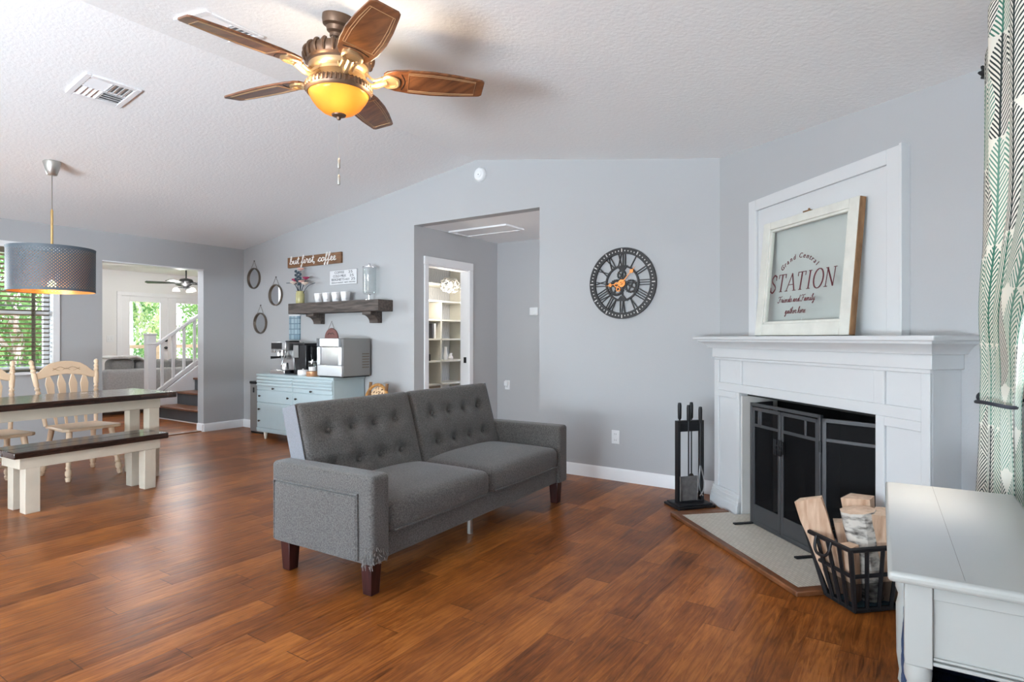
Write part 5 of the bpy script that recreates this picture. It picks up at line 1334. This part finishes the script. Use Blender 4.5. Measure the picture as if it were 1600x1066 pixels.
b = B(); b.box(-.148, .06, -.094, -.088, .30, .375); b.obj('control_panel', M['black_gloss'], hd, .003)
b = B()
for x in (-.115, -.07, .02): b.lathe([(.018, 0), (.018, .012), (.001, .014)], 16, Matrix.Translation((x, -.09, .275)) @ MX)
b.obj('button', M['chrome'], hd)
b = B(); b.cyl((-.01, -.03, .22), (-.01, -.03, .29), .036); b.cyl((-.1, -.02, .20), (-.1, -.02, .29), .03); b.obj('group_head', M['chrome'], es)
b = B(); b.cyl((-.01, -.03, .19), (-.01, -.03, .222), .04); b.tube([(-.01, -.05, .205), (-.06, -.16, .20)], [.012, .016], 10); b.obj('portafilter', M['black_gloss'], es)
b = B(); b.tube(crom([(.10, -.05, .30), (.12, -.09, .24), (.10, -.12, .12), (.09, -.12, .09)], 5), .006, 8); b.obj('steam_wand', M['chrome'], es)
b = B(); b.lathe([(.001, .058), (.04, .058), (.044, .06), (.04, .13), (.036, .14)], 20, Matrix.Translation((.07, -.05, 0))); b.obj('milk_jug', M['chrome'], es)
b = B(); b.box(.05, .13, -.04, .1, .385, .40); b.obj('cup_rail', M['black'], es, .004)
o = thing('coffee_grinder', 'tall black and glass pod coffee maker beside the espresso machine', 'coffee maker', (-6.02, 4.52, CT))
b = B(); b.box(-.12, .11, -.10, .14, 0, .36); b.obj('body', M['black_gloss'], o, .01)
b = B(); b.box(-.115, -.02, -.11, -.10, .20, .35); b.obj('door', M['steel_dark'], o, .004)
b = B(); b.box(-.12, .11, -.12, .14, .355, .37); b.obj('lid', M['black'], o, .004)
b = B(); b.box(.112, .16, -.06, .12, 0, .345); b.obj('water_tank', glass_mat('smoky_tank', (.72, .74, .74), .6, .1), o, .006)
o = thing('sugar_bowl', 'small white lidded bowl between the coffee machines', 'bowl', (-5.86, 4.345, CT))
b = B(); b.lathe([(.001, 0), (.055, 0), (.062, .01), (.062, .05), (.058, .056), (.001, .058)], 24); b.obj('bowl', M['porcelain'], o)
b = B(); b.lathe([(.061, .056), (.058, .066), (.01, .07), (.01, .078), (.001, .08)], 24); b.obj('lid', M['porcelain'], o)
o = thing('copper_canister', 'short orange-copper canister in front of the ice maker', 'canister', (-5.665, 4.33, CT))
b = B(); b.lathe([(.001, 0), (.068, 0), (.072, .006), (.072, .052), (.066, .056), (.001, .056)], 28); b.obj('body', pm('peach_copper', (.62, .33, .18), .35, .4, .1), o)
o = thing('glass_jar', 'clear glass jar with a metal lid standing on the copper canister', 'jar', (-5.675, 4.335, CT+.057))
b = B(); b.lathe([(.001, 0), (.045, 0), (.05, .008), (.05, .09), (.042, .10)], 24); b.obj('jar', M['glass_thick'], o)
b = B(); b.lathe([(.001, .004), (.043, .005), (.044, .05), (.001, .055)], 20); b.obj('contents', M['porcelain'], o)
b = B(); b.lathe([(.046, .10), (.046, .116), (.008, .12), (.008, .13), (.001, .134)], 24); b.obj('lid', M['chrome'], o)
im = thing('ice_maker', 'stainless steel countertop ice maker on the blue cabinet', 'ice maker', (-5.335, 4.29, CT))
b = B(); b.box(-.205, .205, .03, .41, .012, .43); b.obj('housing', M['steel_dark'], im, .008)
b = B(); b.box(-.205, .205, 0, .03, .335, .43); b.obj('brow', M['steel'], im, .008)
for s_ in (-1, 1):
    b = B(); b.box(s_*.205-(.045 if s_ > 0 else 0), s_*.205+(.045 if s_ < 0 else 0), -.006, .0, .34, .428); b.obj('corner_cap', M['screen_metal'], im, .003)
b = B(); b.box(-.205, .205, .0, .03, .012, .135); b.obj('drawer_front', M['steel'], im, .006)
b = B(); b.box(-.15, .15, .012, .016, .14, .332); b.obj('window', M['chrome'], im)
b = B(); b.box(-.205, -.15, -.002, .03, .135, .335); b.box(.15, .205, -.002, .03, .135, .335); b.obj('window_post', M['steel'], im, .004)
b = B()
for i in range(6): b.box(.2045, .207, .29, .39, .10+i*.03, .112+i*.03)
b.obj('side_vent', M['bronze_rim'], im)
b = B(); b.box(-.2, .2, .03, .40, 0, .012); b.obj('foot', M['black'], im)
o = thing('trash_can', 'slim stainless bin with a dark lid in the corner beside the blue cabinet', 'bin', (-7.0, 4.50, 0))
b = B(); b.box(-.13, .14, -.02, .20, .02, .63); b.obj('body', M['steel_dark'], o, .012)
b = B(); b.box(-.135, .145, -.025, .205, .63, .665); b.obj('lid', M['black_gloss'], o, .008)
b = B(); b.box(-.12, .13, -.01, .19, 0, .02); b.obj('base', M['black'], o)
b = B(); b.box(-.055, -.03, -.028, -.018, .52, .585); b.obj('latch', M['black'], o, .003)

# rattan chair behind the sofa
rc = thing('rattan_chair', 'honey rattan chair with a leopard-print back behind the sofa', 'chair', (-4.86, 4.28, 0), R(-12))
b = B()
for s_ in (-1, 1): b.tube([(s_*.16, .20, 0), (s_*.16, .205, .42), (s_*.165, .25, .735)], .017, 8)
for s_ in (-1, 1): b.tube([(s_*.19, -.20, 0), (s_*.19, -.2, .42)], .017, 8)
b.obj('leg', M['raw_wood'], rc)
b = B(); b.tube([(.235*math.cos(a*PI/12), .235 + .03*math.sin(a*PI/12)-.02, .50+.215*math.sin(a*PI/12)) for a in range(0, 13)], .017, 8); b.obj('back_hoop', M['rattan'], rc)
b = B(); T = Matrix.Translation((0, .235, .52)) @ Matrix.Rotation(R(80), 4, 'X'); b.ball((0, 0, 0), .18, (1.12, .98, .12), 20, T); b.obj('back_pad', M['leopard'], rc)
b = B(); b.rbox(-.22, .22, -.23, .22, .40, .46, .028, (6, 6, 2)); b.obj('seat', M['leopard'], rc)

# ------------------------------------------------------------------ pantry behind the hall
pu = thing('pantry_shelves', 'cream open shelving unit inside the lit pantry', 'shelves', (-5.1, 0, 0))
dd = .335
b = B(); b.box(-dd, -dd+.012, 4.87, 6.5, 0, 2.3); b.obj('back_panel', M['damask'], pu, smooth=False)
for y in (4.875, 5.88, 6.44):
    b = B(); b.box(-dd+.012, 0, y-.011, y+.011, 0, 1.69 if y == 5.88 else 2.3); b.obj('upright', M['cream_shelf'], pu, .001)
for z in (.33, .62, .918, 1.20, 1.447, 1.69, 1.91):
    b = B(); b.box(-dd+.012, 0, 4.87, 6.45, z-.011, z+.011); b.obj('shelf_board', M['cream_shelf'], pu, .001)
for i, (y, w_, h_, tl, nm, lb) in enumerate(((5.50, .012, .17, .16, 'board_book', 'white booklet leaning on the pantry shelf'), (5.63, .02, .18, .05, 'picture_frame', 'small framed print on the pantry shelf'))):
    o = thing(nm, lb, 'book' if i == 0 else 'picture', (-5.2, y, 1.212), R(-35), None)
    b = B(); b.box(-.07, .07, -w_/2, w_/2, 0, h_); b.obj('cover', M['board'], o, .002)
    b = B(); b.box(-.05, .05, -w_/2-.002, -w_/2, .03, h_-.03); b.obj('print', M['vent_dark'], o)
for y, lb in ((5.73, 'dark book standing left of the pantry divider'), (5.77, 'pale book standing left of the pantry divider')):
    b = B(); b.box(-.1, .06, -.014, .014, 0, .19); o = b.obj('book', M['dark_ink'] if y < 5.75 else M['white_plastic'], None, .002, loc=(-5.17, y, 1.212)); tag(o, lb, 'book')
o = thing('black_camera', 'black camera-like gadget on the lower pantry shelf', 'camera', (-5.14, 5.64, .930), R(-35))
b = B(); b.box(-.085, .085, -.035, .035, 0, .085); b.obj('body', M['black'], o, .008)
b = B(); b.cyl((0, -.03, .045), (0, -.075, .045), .034); b.obj('lens', M['black_gloss'], o)
for y, h_, lb in ((6.0, .17, 'tall white vase on the lower pantry shelf'), (6.10, .09, 'short white vase on the lower pantry shelf')):
    o = thing('white_vase', lb, 'vase', (-5.13, y, .930)); b = B(); b.lathe([(.001, 0), (.03, 0), (.036, h_*.3), (.018, h_*.7), (.022, h_), (.018, h_), (.001, h_*.9)], 18); b.obj('body', M['porcelain'], o)
cl = thing('pantry_chandelier', 'small lit crystal chandelier hanging in the pantry', 'chandelier', (-4.93, 5.85, 0))
b = B(); b.cyl((0, 0, 2.0), (0, 0, 2.34), .006, n=8); b.lathe([(.05, 2.33), (.045, 2.34), (.001, 2.34)], 16); b.obj('rod', M['nickel'], cl)
b = B(); b.ball((0, 0, 1.885), .036); b.obj('bulb', emis('lit_chandelier_bulb', (1, .86, .66), 5), cl)
b = B(); rn = random.Random(5)
for i in range(26):
    a = 2.4*i; zz = -.75 + 1.55*i/25; rr = math.sqrt(max(0, 1-zz*zz))
    p = Vector((.105*rr*math.cos(a), .105*rr*math.sin(a), 1.885+.10*zz)); d = (p-Vector((0, 0, 1.885))).normalized(); q = d.orthogonal().normalized(); q2 = d.cross(q)
    b.tube([p-q*.03, p+d*.018, p+q*.03], [.004, .010, .004], 6); b.tube([p-q2*.03, p+d*.018, p+q2*.03], [.004, .010, .004], 6)
b.obj('crystal', pm('lit_crystal', (.85, .82, .78), .1, 0, .1, 40), cl)
b = B(); b.lathe([(.02, 1.99), (.07, 1.965), (.075, 1.955), (.02, 1.975)], 20); b.obj('crown', M['nickel'], cl)
point('chandelier_light', (-4.88, 5.72, 1.70), 13, (1, .93, .83), .05)

# ------------------------------------------------------------------ far room
stx0, stx1 = -9.55, XL-.145
stc = thing('staircase', 'staircase with red-brown treads and dark slate risers', 'stairs', (0, 4.50, 0))
for i in range(7):
    y = i*.27; z = i*.195
    b = B(); b.box(stx0+.02, stx1, y, y+.02, z, z+.165); b.obj('riser', M['slate'], stc)
    b = B(); b.box(stx0-.02, stx1, y-.028, y+.28, z+.165, z+.195); b.obj('tread', M['stair_wood'], stc, .008)
b = B(); b.prism([(-.02, 0), (2.2, 0), (2.2, 1.95), (1.95, 1.75), (-.02, .33)], stx0-.03, stx0+.02, 'x'); b.obj('stringer', M['trim'], stc)
b = B(); b.box(stx0, stx1, -.006, .0, 0, .012); b.obj('kick_strip', M['trim'], stc)
rl = thing('stair_railing', 'white stair railing with a square newel post and plain balusters', 'railing', (stx0-.01, 4.385, 0))
b = B(); b.box(-.06, .06, -.06, .06, 0, 1.26); nw = b.obj('newel_post', M['trim'], rl, .004)
b = B(); b.box(-.065, .065, -.065, .065, 1.12, 1.14); b.obj('newel_band', M['trim'], nw, .003)
b = B(); b.box(-.07, .07, -.07, .07, 1.26, 1.285); b.obj('newel_cap', M['trim'], nw, .004)
sl_ = .72
b = B(); b.prism([(.05, 1.06), (2.0, 1.06+1.95*sl_), (2.0, 1.115+1.95*sl_), (.05, 1.115)], -.03, .03, 'x'); b.obj('handrail', M['trim'], rl, .006)
b = B(); b.prism([(.05, .33), (2.0, .33+1.95*sl_), (2.0, .40+1.95*sl_), (.05, .40)], -.03, .03, 'x'); b.obj('lower_rail', M['trim'], rl, .004)
for k in range(9):
    y = .17 + k*.165; b = B(); b.box(-.018, .018, y-.018, y+.018, .36+(y-.05)*sl_, 1.085+(y-.05)*sl_); b.obj('baluster', M['trim'], rl, .002)
gs = thing('sectional_sofa', 'pale grey sectional sofa seen from behind in the far room', 'sofa', (-10.4, 4.14, 0))
b = B(); b.rbox(-.22, 0, 0.0, 1.9, .05, .72, .05, (3, 12, 6)); b.obj('back', M['far_sofa'], gs, angle=60)
b = B(); b.rbox(-.98, -.2, .02, 1.9, .05, .42, .05, (6, 12, 3)); b.obj('seat', M['far_sofa'], gs, angle=60)
b = B(); b.rbox(-.98, -.1, -.02, .16, .05, .62, .05, (6, 2, 4)); b.obj('armrest', M['far_sofa'], gs, angle=60)
for y0, y1, z1 in ((.10, .46, .88), (.48, 1.02, .86), (1.05, 1.45, .86), (1.47, 1.88, .85)):
    b = B(); b.rbox(-.40, -.10, y0, y1, .45, z1, .08, (3, 5, 5)); b.obj('back_cushion', M['far_cushion'], gs, angle=70)
tb = B(); tb.rbox(-10.86, -10.44, 4.19, 4.72, .893, .93, .018, (6, 8, 1), lambda q: Vector((q.x, q.y, q.z - .9*max(0, q.y-4.55)**2*2 + .008*math.sin(q.y*25))))
o = tb.obj('throw_blanket', M['throw'], None, angle=70); tag(o, 'white throw folded over the top of the far grey sofa', 'blanket')
ff = thing('black_fan', 'black ceiling fan with lit glass shades in the far room', 'ceiling fan', (-11.0, 5.66, 0))
b = B(); b.cyl((0, 0, 2.25), (0, 0, FC), .012); b.lathe([(.06, FC-.03), (.06, FC), (.001, FC)], 16); b.obj('downrod', M['black'], ff)
b = B(); b.lathe([(.02, 2.30), (.10, 2.28), (.12, 2.24), (.10, 2.19), (.05, 2.15), (.06, 2.12), (.001, 2.09)], 24); b.obj('motor_housing', M['black'], ff)
for k in range(5):
    T = Matrix.Rotation(2*PI*k/5+.35, 4, 'Z') @ Matrix.Rotation(R(12), 4, 'X'); b = B(); b.prism([(.16, -.04), (.62, -.065), (.65, 0), (.62, .065), (.16, .04)], -.004, .004, 'z', Matrix.Translation((0, 0, 2.21)) @ T); b.cyl((Matrix.Translation((0, 0, 2.21)) @ T) @ Vector((.08, 0, 0)), (Matrix.Translation((0, 0, 2.21)) @ T) @ Vector((.2, 0, 0)), .015, n=8); b.obj('blade', M['black'], ff)
for k in range(3):
    a = 2*PI*k/3+.2; b = B(); b.tube([(.05*math.cos(a), .05*math.sin(a), 2.13), (.14*math.cos(a), .14*math.sin(a), 2.12)], .01, 6); b.obj('lamp_arm', M['black'], ff)
    b = B(); b.lathe([(.02, 2.125), (.05, 2.10), (.06, 2.06), (.055, 2.06), (.001, 2.09)], 16, Matrix.Translation((.16*math.cos(a), .16*math.sin(a), 0))); b.obj('glass_shade', emis('lit_opal_glass', (1, .93, .82), 2.5), ff)
point('far_fan_light', (-10.9, 5.5, 1.98), 36, (1, .98, .95), .08)
o = thing('wall_switch', 'white double switch plate on the far-room wall left of the glazed doors', 'switch', (FX, 5.03, 1.2))
b = B(); b.box(0, .006, -.06, .06, -.06, .06); b.obj('cover_plate', M['white_plastic'], o, .002)
b = B(); b.box(.006, .012, -.035, -.015, -.02, .02); b.box(.006, .012, .015, .035, -.02, .02); b.obj('toggle', M['white_plastic'], o, .002)

# ------------------------------------------------------------------ curtain, rod, tie-back
CX = .225
o = thing('curtain_rod', 'dark curtain rod with a knotted finial above the leaf curtain', 'curtain rod', (CX, 0, 2.25))
b = B(); b.cyl((0, .55, 0), (0, 2.93, 0), .011); b.obj('rod', M['black'], o)
b = B(); b.ball((0, 2.95, 0), .026, (1, 1, 1), 14)
for k in range(8):
    a = 2*PI*k/8; b.tube([(0, 2.935, 0), (.030*math.cos(a), 2.945, .030*math.sin(a)), (.012*math.cos(a), 2.99, .012*math.sin(a))], .006, 5)
b.obj('finial', M['black'], o)
b = B(); b.cyl((0, 2.80, 0), (.105, 2.80, 0), .008); b.box(.095, .105, 2.775, 2.825, -.03, .03); b.cyl((0, .6, 0), (.105, .6, 0), .008); b.obj('bracket', M['black'], o)
def curtain():
    bm = bmesh.new(); uvl = bm.loops.layers.uv.new('UVMap'); NA, NZ = 150, 90; ZT, ZB, ZK = 2.285, .015, .985
    g = []
    def ss(t): t = max(0, min(1, t)); return t*t*(3-2*t)
    for j in range(NZ+1):
        z = ZB + (ZT-ZB)*j/NZ; row = []
        for i in range(NA+1):
            a = i/NA
            if z > ZK:
                t = (z-ZK)/(ZT-ZK); op = ss(t*1.9)**.8; bulge = .03*math.sin(PI*min(1, t*1.6))
            else:
                t = (ZK-z)/(ZK-ZB); op = 0; bulge = 0
            wide_y0, wide_y1 = 2.86, 1.35
            tie_y0, tie_y1 = 2.90, 2.665
            if z > ZK: y = lerp(lerp(tie_y0, tie_y1, a), lerp(wide_y0, wide_y1, a), op) + bulge*(1-a)
            else: y = lerp(tie_y0+.0*ss(t*1.5)*1, tie_y1-.05*ss(t*1.5), a)
            amp = lerp(.018, .046, op) if z > ZK else lerp(.018, .045, ss(t*1.5))
            amp *= 1 - .55*ss((z-2.2)/.08)
            if z > ZK: amp *= lerp(1, min(1, .2+a*4.5), op)
            fold = math.sin(2*PI*4.6*a + .7*math.sin(3*a*PI) + .25*math.sin(z*3)) + 0.2*math.sin(2*PI*11*a + z*1.7)
            x = CX + amp*fold - (.035*ss(t*1.2)*(1-a)**1 if z <= ZK else 0) + (.012 if z <= ZK else 0)
            if z > ZK: x -= .012*math.sin(PI*min(1, (z-ZK)/.55))*(1-a*.5)
            if z <= ZK: x = lerp(lerp(.205, .168, ss(t*1.3)), lerp(.275, .292, ss(t*1.3)), a) + .020*fold
            elif z < ZK+.35: k_ = ss((z-ZK)/.35); x = lerp(lerp(.205, .275, a) + .02*fold, x, k_)
            row.append((bm.verts.new((x, y, z)), a*1.45, z))
        g.append(row)
    for j in range(NZ):
        for i in range(NA):
            q = [g[j][i], g[j][i+1], g[j+1][i+1], g[j+1][i]]
            f = bm.faces.new([k[0] for k in q]); f.smooth = True
            for lp, k in zip(f.loops, q): lp[uvl].uv = (k[1], k[2])
    me = bpy.data.meshes.new('curtain'); bm.to_mesh(me); bm.free(); me.materials.append(M['curtain'])
    o = bpy.data.objects.new('curtain', me); C.objects.link(o)
    m = o.modifiers.new('cloth', 'SOLIDIFY'); m.thickness = .002
    return tag(o, 'cream curtain printed with green and grey palm leaves', 'curtain')
curtain()
o = thing('curtain_tieback', 'dark tie-back with a small knob gathering the leaf curtain', 'tie-back', (CX, 2.78, .985))
b = B(); b.tube([(.012 + .062*math.cos(2*PI*k/40), .135*math.sin(2*PI*k/40), .006*math.sin(4*PI*k/40)) for k in range(40)], .007, 6, True); b.obj('band', M['dark_tie'], o)
b = B(); b.cyl((.02, .13, 0), (.10, .15, 0), .006); b.ball((-.02, .145, .006), .022, (1, 1, 1), 14); b.obj('knob', M['dark_tie'], o)

# ------------------------------------------------------------------ white table at the right edge
wt = thing('side_table', 'pale grey-white painted table with turned legs at the right edge', 'table', (-.057, 1.575, 0), R(2.6))
tX0, tX1, tY0, tY1, tZ = 0, .366, 0, .985, .70
b = B(); b.box(tX0, tX1, tY0, tY1, tZ-.024, tZ); b.obj('tabletop', M['white_table'], wt, .009, 3)
b = B(); b.box(tX0+.14, tX0+.1408, tY0+.02, tY1-.005, tZ, tZ+.0004); b.obj('board_seam', M['cord'], wt, smooth=False)
lx0, lx1, ly0, ly1 = tX0+.058, tX1-.05, tY0+.052, tY1-.06
LP = [(.010, 0), (.020, .02), (.016, .05), (.024, .10), (.026, .25), (.018, .28), (.027, .30), (.027, .325), (.02, .335), (.026, .35), (.026, .37), (.0205, .382), (.026, .395), (.027, .41), (.025, .425)]
for x in (lx0, lx1):
    for y in (ly0, ly1):
        b = B(); b.box(x-.026, x+.026, y-.026, y+.026, .49, tZ-.024); b.lathe([(r_, z_*.49/.425) for r_, z_ in LP], 20, Matrix.Translation((x, y, 0))); b.obj('leg', M['white_table'], wt, .002)
b = B(); ap0, ap1 = .505, tZ-.024
for y in (ly0-.012, ly1-.006): b.box(lx0, lx1, y, y+.018, ap0, ap1)
for x in (lx0-.012, lx1-.006): b.box(x, x+.018, ly0, ly1, ap0, ap1)
b.obj('apron', M['white_table'], wt, .001)
b = B(); b.box(lx0+.026, lx1-.026, ly0-.018, ly0-.011, ap1-.035, ap1); b.obj('top_moulding', M['white_table'], wt, .002)
b = B(); b.box(lx0+.026, lx1-.026, ly0-.022, ly0-.01, ap0-.008, ap0); b.box(lx0+.026, lx1-.026, ly0-.019, ly0-.01, ap0+.003, ap0+.009)
b.obj('apron_moulding', M['white_table'], wt, .002)
kb = thing('woven_basket', 'indigo blue woven basket tucked under the pale table', 'basket', (.09, 2.05, 0))
b = B()
for i in range(15):
    z = .02 + i*.026
    b.tube([(.115*math.copysign(abs(math.cos(q))**.45, math.cos(q))*(1+.012*math.sin(q*30+i*PI)), .34*math.copysign(abs(math.sin(q))**.45, math.sin(q))*(1+.006*math.sin(q*30+i*PI)), z) for q in [2*PI*k/120 for k in range(120)]], .0155, 6, True)
b.obj('weave', M['indigo'], kb)
b = B(); b.box(-.11, .11, -.33, .33, .005, .03); b.obj('base', M['indigo'], kb)
